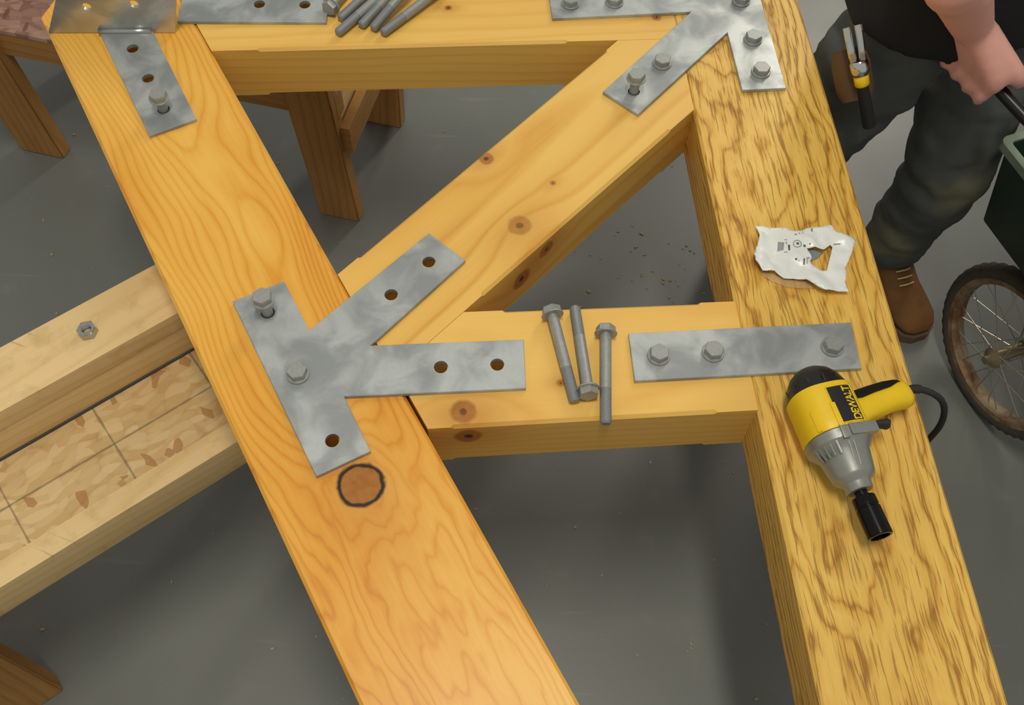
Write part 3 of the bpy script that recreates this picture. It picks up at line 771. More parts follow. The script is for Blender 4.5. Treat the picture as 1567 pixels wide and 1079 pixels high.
# ------------------------------------------------------------------ sawhorses
M['stud'] = wood('stud_wood', hx(226, 196, 140), hx(212, 178, 118), hx(176, 136, 78), freq=60, warp=0.01, fibre=0.2, patch=0.35, line_strength=0.35, rough=0.6, seed=2, worn=True)
M['stud_old'] = wood('old_stud_wood', hx(178, 132, 70), hx(158, 110, 54), hx(112, 72, 32), freq=55, warp=0.012, fibre=0.25, patch=0.45, line_strength=0.4, rough=0.65, seed=6,
                     knots=[(0.1, 0.0, 0.02, 0.008, .8, .2)])
def mat_osb(name, tint, lines):
    g = G(name); P = g.P(); x, y, z = g.sep(P)
    w = g.vm('ADD', P, g.comb(g.m('MULTIPLY', g.noise(P, 9, 2), .05), g.m('MULTIPLY', g.noise(g.vm('ADD', P, (3, 1, 0)), 9, 2), .05), 0))
    v1_ = g.voro(g.vm('MULTIPLY', w, (34, 84, 1)), 1.0); v2_ = g.voro(g.vm('MULTIPLY', w, (80, 40, 1)), 1.0)
    n1 = g.sep(v1_[1])[0]; n2 = g.sep(v2_[1])[1]
    c = g.ramp(n1, [(0.0, tint[0]), (0.35, tint[1]), (0.75, tint[2]), (1.0, tint[0])])
    c = g.mix(g.mapr(n2, .90, .93, 0, .7), c, tint[3])
    c = g.mix(g.mapr(v1_[0], .55, .9, 0, .3), c, tint[3])
    for ax, p0, wd in lines:
        d = g.m('ABSOLUTE', g.m('SUBTRACT', (x if ax == 'x' else y), p0))
        d = g.m('ADD', d, g.m('MULTIPLY', g.noise(P, 60, 2), .0028))
        c = g.mix(g.mapr(d, wd + .002, wd, 0, .6), c, hx(96, 84, 66))
    return g.out(c, .6, 0, .3)
def local_empty(o, name, parent):
    o.name = name; return o
def piece(name, parent, c, size, mat, rot=None, bev=.0025):
    bm = BM(); box(bm, (0, 0, 0), size, None, bev)
    o = obj(name, bm, mat, parent, True, 40); o.location = c
    if rot is not None: o.rotation_euler = rot
    return o
ZT = H - T - .0004                                # tops of the sawhorses
a1 = radians(38.95)
base = a2((270, 480), ZT); back = a2((232, 407), ZT)
u1 = Vector((cos(a1), sin(a1))); n1_ = Vector((-u1.y, u1.x))
wtop = (back - base).dot(n1_)
org = base - n1_ * 0
sh1 = thing('sawhorse', 'light wooden sawhorse with a chipboard shelf under the knotted timber, nut on top', 'sawhorse', (org.x, org.y, 0), a1, 'workshop sawhorses')
# local x along the horse (0 = where its front top edge goes under the timber), local y = away from the camera
x0, x1 = -1.15, 0.17
xm, xl = (x0 + x1) / 2, x1 - x0
piece('top_rail', sh1, (xm, wtop / 2, ZT - .0205), (xl, wtop, .041), M['stud'])
ZS = ZT - .110
piece('web_rail', sh1, (xm, .022, (ZT - .041 + ZS) / 2), (xl, .040, ZT - .041 - ZS), M['stud'], None, .006)
loc_ = lambda p, z: (lambda w: Vector((w.dot(u1), w.dot(n1_))))(a2(p, z) - org)
fr = loc_((180, 755), ZS).y
osb = piece('chipboard_shelf', sh1, (xm, (fr + .045) / 2, ZS - .006), (xl, .045 - fr, .012),
            mat_osb('chipboard', (hx(208, 178, 124), hx(198, 166, 110), hx(218, 190, 140), hx(166, 112, 62)),
                    [('y', -.022, .0022), ('x', .14, .002), ('x', .31, .002), ('x', .48, .0022)]), None, .0006)
bm = BM(); box(bm, (0, 0, 0), (xl, .003, .003)); o = obj('shadow_gap_strip', bm, plain('shadow_gap_grey', hx(60, 66, 70), .8), sh1); o.location = (xm, .0005, ZS + .0018); o['label'] = 'thin dark grey strip standing for the shadow gap at the shelf joint'  # dark strip drawn in place of the shadow along the shelf joint
piece('fascia', sh1, (xm, fr - .019 + .001, ZS - .012 - .030 + .012), (xl, .038, .078), M['stud'])
# legs: each a board from under the shelf to the floor
def leg(parent, top, foot, w, t, mat, axis_u, bev=.003, foot_cut=True):
    """board with its wide side along local x of the horse; ends cut level"""
    top = Vector(top); foot = Vector(foot); d = foot - top
    ux = Vector((1, 0, 0)); ny = Vector((0, 1, 0))
    bm = BM(); rings = []
    for p in (top, foot):
        rings.append([p + ux * (sx * w / 2) + ny * (sy * t / 2) for sx, sy in ((-1, -1), (1, -1), (1, 1), (-1, 1))])
    loft(bm, rings)
    bmesh.ops.bevel(bm, geom=[e for e in bm.edges], offset=bev, segments=2, affect='EDGES')
    c = (top + foot) / 2
    # local x along the board for the grain
    x = d.normalized(); y = (ny - x * ny.dot(x)).normalized(); z = x.cross(y)
    R = Matrix((x, y, z)).transposed()
    Mx = Matrix.Translation(c) @ R.to_4x4()
    bmesh.ops.transform(bm, matrix=Mx.inverted(), verts=bm.verts)
    o = obj('leg', bm, mat, parent, True, 40); o.matrix_basis = Mx
    return o
f1 = loc_((62, 1062), 0.0); 
leg(sh1, (f1.x - .03, f1.y + .012, ZS - .014), (f1.x - .02, f1.y, 0.0), .115, .040, M['stud_old'], u1)
leg(sh1, (f1.x - .10, .16, ZT - .05), (f1.x - .04, .36, 0.0), .115, .040, M['stud_old'], u1)
fh = loc_((520, 800), 0.0)
leg(sh1, (fh.x, fh.y + .02, ZS - .014), (fh.x, fh.y, 0.0), .09, .040, M['stud_old'], u1)
fh = loc_((475, 600), 0.0)
leg(sh1, (fh.x, fh.y - .01, ZT - .042), (fh.x, fh.y, 0.0), .09, .040, M['stud_old'], u1)
# hex nut on its top
nz = at((133, 505), ZT + .008); bm = BM()
nr = .0128 / cos(pi / 6)
outer = [[Vector((nr * k_ * cos(pi / 3 * i), nr * k_ * sin(pi / 3 * i), z)) for i in range(6) for _ in (0,)] for k_, z in ((.93, 0), (1, .0015), (1, .0115), (.93, .013))]
loft(bm, outer, False, False)
nn_ = 6
inn = [[Vector((.0078 * cos(pi / 3 * i + pi / 18 * 0), .0078 * sin(pi / 3 * i), z)) for i in range(6)] for z in (0, .013)]
bm.free(); bm = BM(); n_ = 36; rings = []
def hexr(a, r): 
    k_ = (a % (pi / 3)) - pi / 6
    return r * cos(pi / 6) / cos(k_)
for rr, z in ((None, .0), ('o', .0), ('o', .0115), ('c', .013), ('i', .013)):
    if rr is None: continue
    rings.append([Vector(((hexr(2 * pi * i / n_, nr) if rr == 'o' else (.0122 if rr == 'c' else .0082)) * cos(2 * pi * i / n_), (hexr(2 * pi * i / n_, nr) if rr == 'o' else (.0122 if rr == 'c' else .0082)) * sin(2 * pi * i / n_), z)) for i in range(n_)])
for j in range(7):
    for rr in (.0070, .0080):
        rings.append([Vector((rr * cos(2 * pi * i / n_), rr * sin(2 * pi * i / n_), .012 - j * .0017 - (.0008 if rr > .0075 else 0))) for i in range(n_)])
rings.append([Vector((.0082 * cos(2 * pi * i / n_), .0082 * sin(2 * pi * i / n_), 0)) for i in range(n_)])
loft(bm, rings, False, False)
for v in bm.verts: pass
bmesh.ops.remove_doubles(bm, verts=bm.verts, dist=1e-6)
nut = obj('hex_nut', bm, M['zinc']); nut.location = (nz.x, nz.y, ZT + .0004); nut.rotation_euler = (0, 0, .3)
tag(nut, 'loose shiny hex nut lying on the light sawhorse rail', 'nut')

# second sawhorse under the top crossbar
a_2 = radians(-11.9); u2 = Vector((cos(a_2), sin(a_2))); n2_ = Vector((-u2.y, u2.x))
ZF = .43; ZFB = .365
o2 = a2((75, 62), ZF)
sh2 = thing('sawhorse', 'worn brown wooden sawhorse standing under the top crossbar timber', 'sawhorse', (o2.x, o2.y, 0), a_2, 'workshop sawhorses')
l2 = lambda p, z: (lambda w: Vector((w.dot(u2), w.dot(n2_))))(a2(p, z) - o2)
e1_ = l2((549, 336), 0); e0_ = l2((88, 238), 0)
xL = e0_.x - .40; xR = e1_.x + .005
piece('fascia', sh2, ((xL + xR) / 2, .019, (ZF + ZFB) / 2 - .006), (xR - xL, .038, ZF - ZFB), M['stud_old'])
piece('chipboard_shelf', sh2, ((xL + xR) / 2, .15, ZF - .004), (xR - xL, .30, .012),
      mat_osb('stained_chipboard', (hx(176, 140, 122), hx(150, 112, 100), hx(190, 158, 138), hx(120, 74, 62)), []), None, .0006)
piece('web_rail', sh2, ((xL + xR) / 2, .21, (ZF + ZT) / 2 - .018), (xR - xL, .040, ZT - ZF - .042), M['stud_old'])
piece('top_rail', sh2, ((xL + xR) / 2, .21, ZT - .0205), (xR - xL, .105, .041), M['stud_old'])
fe = l2((520, 333), 0); fe0 = l2((66, 236), 0)
leg(sh2, (fe.x + .0, -.0195, ZF + .17), (fe.x, fe.y + .018, 0), .100, .038, M['stud_old'], u2)
leg(sh2, (fe0.x + .02, -.020, ZF + .17), (fe0.x, fe0.y + .018, 0), .115, .038, M['stud_old'], u2)
ff_ = l2((600, 185), 0)
leg(sh2, (fe.x + .03, .32, ZF - .05), (ff_.x - .02, ff_.y, 0), .100, .038, M['stud_old'], u2)
leg(sh2, (fe0.x + .02, .32, ZF - .05), (fe0.x, ff_.y, 0), .100, .038, M['stud_old'], u2)
bm = BM(); bar(bm, (fe.x + .060, .0, .30), (fe.x + .060, .31, .30), .022, .075, bev=.002); obj('end_brace', bm, M['stud_old'], sh2, True, 40)
bm = BM(); bar(bm, (fe.x + .036, .02, .345), (fe.x + .036, .31, .345), .016, .05, bev=.002); obj('end_brace', bm, M['stud'], sh2, True, 40)

# ------------------------------------------------------------------ hand cart
M['tub'] = plain('dark_green_plastic', hx(22, 54, 43), .5, 0, .2, 14)
M['rimgrey'] = plain('scuffed_green_rim', hx(120, 134, 114), .6, 0, .2, 60)
M['tyre'] = plain('dusty_tyre', hx(66, 60, 50), .85, 0, .3, 70, .3)
gq = G('rusty_rim'); M['rust'] = gq.out(gq.mix(gq.mapr(gq.noise(gq.P(), 22, 4, .65), .35, .65), hx(150, 134, 108), hx(118, 84, 50)), .55, .35)
M['spoke'] = plain('dull_spoke', hx(176, 170, 156), .35, .8, .2, 80)
M['hub'] = plain('dirty_hub', hx(138, 122, 96), .45, .5, .35, 60)
M['black_bar'] = plain('black_painted_bar', hx(28, 28, 28), .3, .2, .2, 60)
dv_ = Vector((.373, -.928, 0)).normalized(); nv_ = Vector((-dv_.y, dv_.x, 0))
RZ = .65
r0 = at((1538, 217), RZ)
cart = thing('hand_cart', 'dark green plastic hand cart with rusty spoked bicycle wheels', 'cart', (r0.x, r0.y, 0), atan2(dv_.y, dv_.x))
cl = lambda p: Vector(((p - r0).dot(dv_), (p - r0).dot(nv_), p.z))
wc = cl(Vector((1.0131, 1.0562, .1884))); WR = .1884
yb = .078; CL_, CW = .85, .58
def rr(x0, x1, y0, y1, z, r, n=5):
    out = []
    for cx_, cy_, a0 in ((x1 - r, y1 - r, 0), (x0 + r, y1 - r, pi / 2), (x0 + r, y0 + r, pi), (x1 - r, y0 + r, 3 * pi / 2)):
        out += [Vector((cx_ + r * cos(a0 + pi / 2 * i / n), cy_ + r * sin(a0 + pi / 2 * i / n), z)) for i in range(n + 1)]
    return out
bm = BM()
t_ = .007
loft(bm, [rr(.05, CL_ - .18, yb + .02, CW - yb - .02, .384, .015), rr(-.004, CL_ - .12, yb, CW - yb, .402, .012), rr(.0, CL_, .0, CW, RZ, .012),
          rr(t_, CL_ - t_, t_, CW - t_, RZ, .010), rr(.0 + t_, CL_ - .12 - t_, yb + t_, CW - yb - t_, .410, .010), rr(.05 + t_, CL_ - .18, yb + .025, CW - yb - .025, .392, .010)])
obj('tub', bm, M['tub'], cart, True, 40)
bm = BM(); rg = []
ringo = rr(-.008, CL_ + .008, -.008, CW + .008, RZ, .04); 
for (off, z) in ((-.008, RZ - .012), (-.008, RZ + .004), (.006, RZ + .004), (.006, RZ - .012)):
    rg.append(rr(off, CL_ - off, off, CW - off, z, .016 if off < 0 else .008))
rg.append(rg[0]); 
vr = [[bm.verts.new(p) for p in r] for r in rg[:-1]]; vr.append(vr[0])
for a, b in zip(vr[:-1], vr[1:]):
    for i in range(len(a)):
        j = (i + 1) % len(a); bm.faces.new((a[i], a[j], b[j], b[i]))
obj('tub_rim', bm, M['rimgrey'], cart, True, 40)
bm = BM(); tube(bm, [(wc.x, wc.y - .01, WR), (wc.x, CW - wc.y + .01, WR)], .009, 12); obj('axle', bm, M['hub'], cart, True, 40)
for sx in (.05, -.05):
    bm = BM(); bar(bm, (wc.x + sx * .3, wc.y + .075, WR), (wc.x + sx * 3, wc.y + .08, .385), .02, .006); obj('axle_bracket', bm, M['black_bar'], cart)
def wheel(yc, sgn):
    """wheel around local y; sgn -1: outer side towards -y"""
    Mw = Matrix.Translation((wc.x, yc, WR)) @ Matrix.Rotation(pi / 2, 4, 'X')
    prof = []
    tr, tw = .0165, .020
    bm = BM(); rings = []
    n = 96
    for i in range(n):
        a = 2 * pi * i / n
        ring = []
        for k_ in range(14):
            b = 2 * pi * k_ / 14
            rad = (WR - tr) + tr * cos(b); off = tw * sin(b)
            if cos(b) > .25: rad += (.0025 if (i + (k_ // 2)) % 2 == 0 else -.0018)
            ring.append(Mw @ Vector((rad * cos(a), rad * sin(a), off)))
        rings.append(ring)
    rings.append(rings[0])
    vr = [[bm.verts.new(p) for p in r] for r in rings[:-1]]; vr.append(vr[0])
    for a, b in zip(vr[:-1], vr[1:]):
        for i in range(14):
            j = (i + 1) % 14; bm.faces.new((a[i], a[j], b[j], b[i]))
    w = obj('wheel', bm, M['tyre'], cart, True)
    w['label'] = 'knobby dusty tyre and spoked wheel'
    bm = BM(); ri = .1475
    vr = [[bm.verts.new(Mw @ Vector((r_ * cos(2 * pi * i / 64), r_ * sin(2 * pi * i / 64), z))) for i in range(64)] for r_, z in ((ri + .015, -.0165), (ri + .004, -.016), (ri, -.010), (ri, .010), (ri + .004, .016), (ri + .015, .0165))]
    for a, b in zip(vr[:-1], vr[1:]):
        for i in range(64):
            j = (i + 1) % 64; bm.faces.new((a[i], a[j], b[j], b[i]))
    obj('wheel_rim', bm, M['rust'], w, True, 50)
    bm = BM(); lathe(bm, [(.006, -.062), (.009, -.061), (.009, -.050), (.0165, -.049), (.021, -.047), (.022, -.040), (.022, -.037), (.014, -.034), (.0135, .034), (.022, .037), (.022, .040), (.009, .048), (.009, .058)], 24, Mw)
    obj('wheel_hub', bm, M['hub'], w, True, 35)
    bm = BM(); lathe(bm, [(.0205, -.0395), (.0235, -.039), (.0235, -.035), (.0205, -.0345)], 24, Mw); obj('hub_ring', bm, M['zinc'], w, True, 35)
    ns = 28
    for i in range(ns):
        a = 2 * pi * i / ns; sd = -.038 if i % 2 == 0 else .038
        b = a + radians(58) * (1 if (i // 2) % 2 == 0 else -1)
        bm = BM(); tube(bm, [Mw @ Vector((.020 * cos(b), .020 * sin(b), sd)), Mw @ Vector(((ri + .002) * cos(a), (ri + .002) * sin(a), sd * .08))], .0013, 6)
        obj('spoke', bm, M['spoke'], w)
wheel(wc.y, -1); wheel(CW - wc.y, 1)
hand_w = at((1497, 103), .80)
hb0 = at((1483, 87), .805); hb1 = at((1567, 178), .775)
b_dir = (hb1 - hb0).normalized()
pts = [hb0, hb1, hb1 + b_dir * .05]
hl = [cl(p) for p in pts]; hl += [Vector((.22, .0, RZ + .012)), Vector((.40, -.012, RZ - .03))]
bm = BM(); tube(bm, spline(hl, 6), .0105, 12); obj('handle_bar', bm, M['black_bar'], cart, True, 60)
bm = BM(); mir = [Vector((p.x, CW - p.y, p.z)) for p in hl]; tube(bm, spline(mir, 6), .0105, 12); obj('handle_bar', bm, M['black_bar'], cart, True, 60)

# ------------------------------------------------------------------ person pushing the cart
M['skin'] = plain('skin', hx(234, 172, 156), .5, 0, .07, 30)
M['shirt'] = plain('black_cotton', hx(18, 18, 19), .85, 0, .3, 40, .1)
gq = G('worn_jeans'); P_ = gq.P()
jc = gq.mix(gq.noise(P_, 6, 4, .6), hx(62, 66, 66), hx(104, 108, 104))
jc = gq.mix(gq.mapr(gq.noise(gq.vm('ADD', P_, (3, 1, 2)), 5, 3), .56, .72, 0, .75), jc, hx(134, 132, 104))
M['jeans'] = gq.out(jc, .85, 0, .2)
gq = G('tan_suede'); M['suede'] = gq.out(gq.mix(gq.noise(gq.P(), 26, 4, .6), hx(84, 56, 30), hx(134, 94, 54)), .8, 0, .2)
M['hair'] = plain('brown_hair', hx(58, 42, 30), .7, 0, .3, 90)
M['leather'] = plain('brown_leather', hx(92, 66, 36), .6, 0, .2, 40)
fwd = Vector((.42, -.907, 0)).normalized(); rgt = Vector((fwd.y, -fwd.x, 0)); UP = Vector((0, 0, 1))
PEL = Vector((.72, 1.37, .90))
LAk = at((1358, 384), .09); LKn = at((1452, 250), .48); LHp = PEL - rgt * .095 - UP * .10
RHp = PEL + rgt * .08 - UP * .10; RKn = at((1258, 190), .53); RAk = at((1165, 305), .15)
CH_ = PEL + fwd * .07 + UP * .38; NK = PEL + fwd * .11 + UP * .54; HD = PEL + fwd * .16 + UP * .70
RSh = CH_ + rgt * .185 + UP * .075; LSh = CH_ - rgt * .185 + UP * .075
hc = hand_w
RWr = at((1489, 42), .895); REl = at((1461, -50), 1.06)
LHd = cl(Vector((0, 0, 0)))
lh_w = Vector((r0.x, r0.y, 0)) + dv_ * hl[0].x + nv_ * (CW - hl[0].y) + UP * hl[0].z
LEl = LSh.lerp(lh_w, .5) - rgt * .06 - UP * .10
person = thing('person', 'person in black shirt, worn jeans and tan boots pushing the green cart', 'person', (PEL.x, PEL.y, 0))
pl_ = person.location.copy()
def fuse(name, build, voxel, mat, parent, smooth_it=4, disp=None):
    bm = BM(); build(bm); bmesh.ops.recalc_face_normals(bm, faces=bm.faces)
    bmesh.ops.translate(bm, verts=bm.verts, vec=-Vector(pl_))
    me = bpy.data.meshes.new(name); bm.to_mesh(me); bm.free()
    o = bpy.data.objects.new(name, me); col.objects.link(o)
    m = o.modifiers.new('r', 'REMESH'); m.mode = 'VOXEL'; m.voxel_size = voxel; m.use_smooth_shade = True
    s = o.modifiers.new('s', 'SMOOTH'); s.factor = .5; s.iterations = smooth_it
    bpy.context.view_layer.update()
    new = evaluated_mesh(o, name); o.modifiers.clear(); o.data = new; bpy.data.meshes.remove(me)
    if disp:
        for v in new.vertices: v.co += v.normal * disp(v.co)
    for p in new.polygons: p.use_smooth = True
    new.materials.clear(); new.materials.append(mat); o.parent = parent
    return o
def limb(bm, pts, rads, n=16, k=4):
    P4 = spline(pts, k); R4 = []
    for i in range(len(rads) - 1):
        R4 += [rads[i] + (rads[i + 1] - rads[i]) * j / k for j in range(k)]
    R4.append(rads[-1])
    t0 = (P4[0] - P4[1]).normalized(); t1 = (P4[-1] - P4[-2]).normalized()
    P4 = [P4[0] + t0 * R4[0] * .8] + P4 + [P4[-1] + t1 * R4[-1] * .8]; R4 = [R4[0] * .5] + R4 + [R4[-1] * .5]
    tube(bm, P4, R4, n)
def ell(bm, c, ax, rx, ry, rz_):
    """ellipsoid with local axes ax (3 vectors)"""
    r = bmesh.ops.create_uvsphere(bm, u_segments=20, v_segments=14, radius=1.0)
    Mx = Matrix.Translation(c) @ Matrix(ax).transposed().to_4x4() @ Matrix.Diagonal((rx, ry, rz_, 1))
    bmesh.ops.transform(bm, matrix=Mx, verts=r['verts'])
AX = (rgt, fwd, UP)
def torso(bm, g):
    st = [(PEL - UP * .02, .165, .125), (PEL + UP * .12 + fwd * .01, .155, .115), (PEL + UP * .24 + fwd * .035, .170, .120), (CH_, .190, .125), (CH_ + UP * .09 + fwd * .01, .165, .10), (CH_ + UP * .13 + fwd * .015, .10, .075)]
    rings = [[c + rgt * ((a + g) * cos(2 * pi * i / 24)) + fwd * ((b + g) * sin(2 * pi * i / 24)) for i in range(24)] for c, a, b in st]
    loft(bm, rings)
def hand(bm, c, b, wrist, s_sign):
    o = (wrist - c); o = (o - b * o.dot(b)).normalized(); s = b.cross(o) * s_sign
    q = 1.15
    B, O, Q = b * q, o * q, s * q
    pc = c + O * .045
    for off in (-.033, -.011, .011, .033):
        limb(bm, [wrist + B * off * .4, pc + B * off * .85 + Q * .006, c + O * .026 + B * off + Q * .014], [.023, .020, .0145], 12, 3)
    for off, ln_ in ((-.034, .80), (-.0115, .96), (.0115, 1.05), (.034, .93)):
        limb(bm, [c + O * .026 + B * off + Q * .014, c + O * .006 + B * off + Q * .027, c - O * .018 * ln_ + B * off + Q * .021, c - O * .026 * ln_ + B * off + Q * .002, c - O * .018 * ln_ + B * off - Q * .012], [.0112, .0102, .0096, .0090, .0075], 10, 4)
    limb(bm, [wrist + B * .012 - Q * .008, pc + B * .036 - Q * .014, c + O * .014 + B * .050 - Q * .022, c - O * .010 + B * .040 - Q * .022, c - O * .022 + B * .030 - Q * .008], [.020, .0175, .014, .0115, .009], 10, 4)
def body(bm):
    torso(bm, -.012)
    limb(bm, [CH_ + UP * .05, NK, HD - UP * .05], [.075, .060, .056])
    ell(bm, HD + UP * .03, AX, .078, .098, .115)
    ell(bm, HD - UP * .05 + fwd * .03, AX, .060, .065, .065)
    ell(bm, HD + UP * .0 + fwd * .105, AX, .014, .020, .026)           # nose
    ell(bm, HD - UP * .055 + fwd * .088, AX, .026, .012, .010)          # mouth
    for s_ in (-1, 1):
        ell(bm, HD + UP * .01 + rgt * (.080 * s_) - fwd * .01, AX, .010, .020, .032)
        ell(bm, HD + UP * .035 + rgt * (.032 * s_) + fwd * .088, AX, .020, .012, .012)
    limb(bm, [RSh - rgt * .03, RSh.lerp(REl, .5), REl, REl.lerp(RWr, .35), RWr], [.058, .050, .043, .042, .029])
    limb(bm, [LSh + rgt * .03, LSh.lerp(LEl, .5), LEl, LEl.lerp(lh_w + UP * .07 - dv_ * .03, .35), lh_w + UP * .07 - dv_ * .03], [.058, .050, .043, .042, .029])
    hand(bm, hc, b_dir, RWr, 1); hand(bm, lh_w + dv_ * .02 - UP * .008, b_dir, lh_w + UP * .075 - dv_ * .03, -1)
    limb(bm, [PEL - UP * .02 + rgt * .07, RHp, RHp.lerp(RKn, .5), RKn, RKn.lerp(RAk, .4), RAk], [.08, .075, .066, .050, .048, .036])
    limb(bm, [PEL - UP * .02 - rgt * .07, LHp, LHp.lerp(LKn, .5), LKn, LKn.lerp(LAk, .4), LAk], [.08, .075, .066, .050, .048, .036])
fuse('body', body, .0062, M['skin'], person, 3)
def jeans(bm):
    rings = []
    for c, a, b in ((PEL - UP * .13, .10, .09), (PEL - UP * .06, .165, .130), (PEL + UP * .02, .168, .128), (PEL + UP * .08, .158, .120)):
        rings.append([c + rgt * (a * cos(2 * pi * i / 24)) + fwd * (b * sin(2 * pi * i / 24)) for i in range(24)])
    loft(bm, rings)
    limb(bm, [PEL - UP * .03 + rgt * .075, RHp, RHp.lerp(RKn, .5), RKn, RKn.lerp(RAk, .5), RAk + UP * .03], [.085, .094, .100, .084, .076, .070])
    limb(bm, [PEL - UP * .03 - rgt * .075, LHp, LHp.lerp(LKn, .5), LKn, LKn.lerp(LAk, .5), LAk + UP * .02], [.095, .104, .100, .082, .074, .066])
fold = lambda p: .011 * noise.noise(Vector((p.x * 11, p.y * 11, p.z * 20))) + .004 * noise.noise(Vector((p.x * 26, p.y * 26, p.z * 44)))
fuse('jeans', jeans, .011, M['jeans'], person, 4, fold)
def shirt(bm):
    torso(bm, .010)
    rings = [[c + rgt * (a * cos(2 * pi * i / 24)) + fwd * (b * sin(2 * pi * i / 24)) for i in range(24)] for c, a, b in ((PEL - UP * .085 + rgt * .012, .205, .155), (PEL + UP * .06 + rgt * .006, .190, .145), (PEL + UP * .16, .172, .130))]
    loft(bm, rings)
    limb(bm, [RSh - rgt * .05, RSh, RSh.lerp(REl, .62)], [.075, .074, .064]); limb(bm, [LSh + rgt * .05, LSh, LSh.lerp(LEl, .62)], [.075, .074, .064])
fuse('shirt', shirt, .013, M['shirt'], person, 4, lambda p: .005 * noise.noise(Vector((p.x * 9, p.y * 9, p.z * 7))))
def hairb(bm):
    ell(bm, HD + UP * .055 - fwd * .018, AX, .086, .100, .100)
    ell(bm, HD + UP * .0 - fwd * .055, AX, .074, .055, .085)
fuse('hair', hairb, .011, M['hair'], person, 2, lambda p: .003 * noise.noise(p * 60))
for s_ in (-1, 1):
    bm = BM(); ell(bm, HD + UP * .033 + rgt * (.032 * s_) + fwd * .0945, AX, .012, .008, .008); bmesh.ops.translate(bm, verts=bm.verts, vec=-Vector(pl_))
    obj('eye', bm, plain('eye', hx(60, 50, 44), .2), person, True)
def boot(ankle, toe_dir, pitch=0.0):
    t = Vector(toe_dir).normalized(); sd = Vector((t.y, -t.x, 0))
    base_ = Vector((ankle.x, ankle.y, 0)) if pitch == 0 else Vector((ankle.x, ankle.y, ankle.z - .09))
    Rp = Matrix.Rotation(pitch, 3, sd)
    def pt(x, y, z): return base_ + Rp @ (t * x + sd * y + UP * z) - Vector(pl_)
    # upper: cross-sections along the foot
    bm = BM(); rings = []
    for x, w, zt, z0 in ((-.078, .018, .060, .030), (-.070, .034, .105, .022), (-.045, .040, .130, .020), (0.0, .041, .132, .020), (.040, .042, .118, .020), (.080, .046, .086, .020), (.125, .050, .068, .020), (.160, .047, .060, .022), (.182, .036, .050, .024), (.192, .018, .040, .028)):
        ring = []
        for i in range(18):
            a = 2 * pi * i / 18; c, s = cos(a), sin(a); e = 2.6
            ring.append(pt(x, w * math.copysign(abs(c) ** (2 / e), c), (zt + z0) / 2 + (zt - z0) / 2 * math.copysign(abs(s) ** (2 / e), s)))
        rings.append(ring)
    loft(bm, rings); b = obj('boot', bm, M['suede'], person, True, 60)
    bm = BM(); up_, lo_ = [], []
    outl = []
    for x, w in ((-.082, .015), (-.076, .030), (-.05, .040), (0, .041), (.04, .041), (.08, .048), (.125, .054), (.16, .051), (.185, .040), (.198, .018)): outl.append((x, w))
    lp = [(x, w) for x, w in outl] + [(x, -w) for x, w in outl[::-1]]
    loft(bm, [[pt(x, y, 0.001) for x, y in lp], [pt(x, y, .024) for x, y in lp]]); s_ = obj('sole', bm, plain('worn_sole', hx(96, 80, 58), .8), b)
    for k_ in range(5):
        xx = .035 + k_ * .014; zz = .121 - k_ * .0085
        bm = BM(); tube(bm, spline([pt(xx, -.018, zz - .004), pt(xx + .004, 0, zz + .001), pt(xx, .018, zz - .004)], 4), .0022, 6); obj('lace', bm, plain('pale_lace', hx(190, 170, 130), .8), b, True)
    return b
boot(LAk, at((1400, 478), .02) - at((1352, 402), .02))
boot(RAk, fwd, radians(-22))
bm = BM(); 
hp0 = at((1305, 44), .845); hp1 = at((1318, 120), .775); hx_ = (hp1 - hp0).normalized()
toc = (Vector((0, 0, CZ)) - hp0).normalized(); hs = hx_.cross(toc).normalized()
bm = BM(); rings = []
for z, w in ((.03, .024), (.055, .030), (.10, .030), (.12, .024)):
    c = hp0 + hx_ * z - toc * .018 - hs * -.012
    rings.append([c + hs * (w * cos(2 * pi * i / 14)) + toc * (.010 * sin(2 * pi * i / 14)) - Vector(pl_) for i in range(14)])
loft(bm, rings); obj('tool_holster', bm, M['leather'], person, True, 60)
ham = thing('claw_hammer', 'shiny claw hammer with yellow collar hanging at the hip', 'hammer', hp0)
M['chrome'] = plain('polished_steel', hx(214, 216, 214), .16, 1.0, .06, 50)
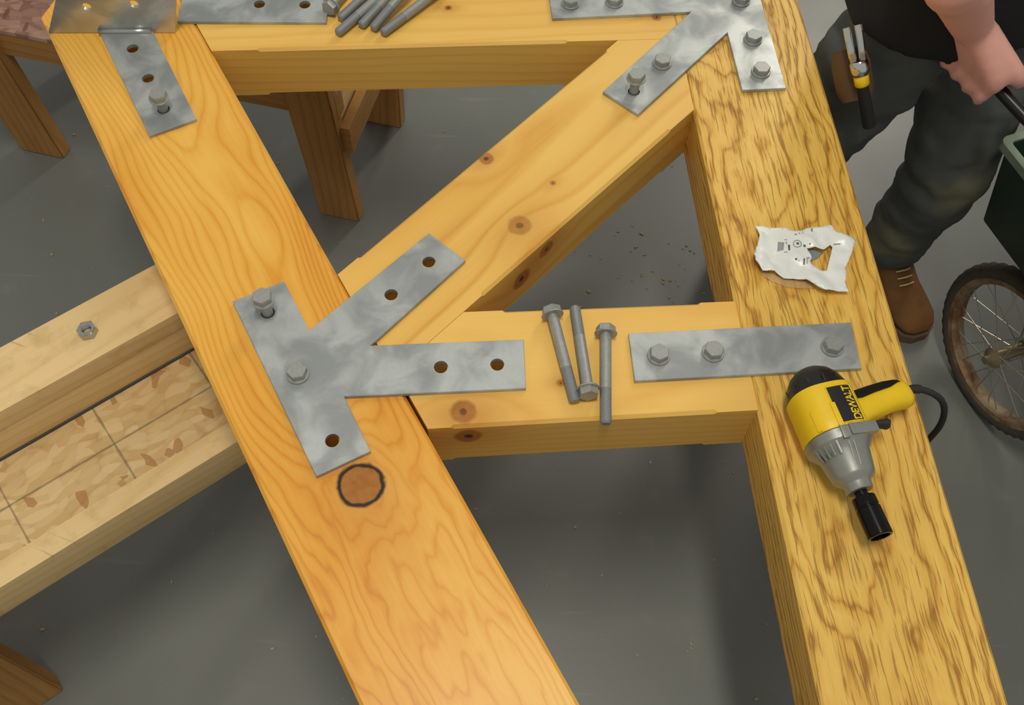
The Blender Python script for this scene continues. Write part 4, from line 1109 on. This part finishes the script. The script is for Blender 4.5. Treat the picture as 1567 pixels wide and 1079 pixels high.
for s_ in (-1, 1):
    bm = BM(); P5 = [hs * (.0075 * s_ * k) + hx_ * z + toc * tt for k, z, tt in ((1.15, -.004, .0), (1.15, .016, .004), (1.05, .036, .005), (.95, .054, .002))]
    pts = spline(P5, 5); rings = []
    for i, p in enumerate(pts):
        w = .0058; h_ = .0045 + .004 * i / len(pts)
        rings.append([p + hs * (w * a) + toc * (h_ * b) for a, b in ((-1, -1), (1, -1), (1, .6), (.6, 1), (-.6, 1), (-1, .6))])
    loft(bm, rings); obj('claw', bm, M['chrome'], ham, True, 40)
bm = BM(); lathe(bm, [(.012, .052), (.015, .056), (.015, .074), (.012, .078)], 18, Matrix(( hs, toc.cross(hx_).cross(hx_) * -1, hx_)).transposed().to_4x4()); obj('head', bm, M['chrome'], ham, True, 40)
bm = BM(); tube(bm, [hx_ * .076, hx_ * .080, hx_ * .094, hx_ * .097], [.009, .012, .012, .009], 16); obj('collar', bm, M['yellow'], ham, True, 50)
bm = BM(); tube(bm, [hx_ * .094, hx_ * .12 - toc * .012, hx_ * .17 - toc * .03], [.0085, .010, .011], 14); obj('handle', bm, M['rubber'], ham, True, 50)
print('LEN', (LHp - LKn).length, (LKn - LAk).length, (RHp - RKn).length, (RKn - RAk).length, (RSh - REl).length, (REl - RWr).length, (RWr - hc).length, PEL, HD, lh_w, LAk, RAk)

# ------------------------------------------------------------------ crumbs of wood on the floor
rnd = random.Random(11); bm = BM()
for i in range(190):
    p = a2((rnd.uniform(20, 1300), rnd.uniform(120, 1079)), 0) if i < 150 else a2((rnd.gauss(960, 70), rnd.gauss(400, 45)), 0)
    s = rnd.choice((.0015, .002, .0025, .003, .0045)); a = rnd.uniform(0, pi)
    box(bm, (p.x, p.y, s * .3 + .0002), (s * rnd.uniform(1, 2.4), s, s * .6), Matrix.Rotation(a, 3, 'Z'))
tag(obj('wood_crumbs', bm, plain('wood_crumb', hx(170, 150, 104), .8)), 'tiny pale crumbs of sawdust and wood chips scattered over the grey floor', 'sawdust', kind='stuff')
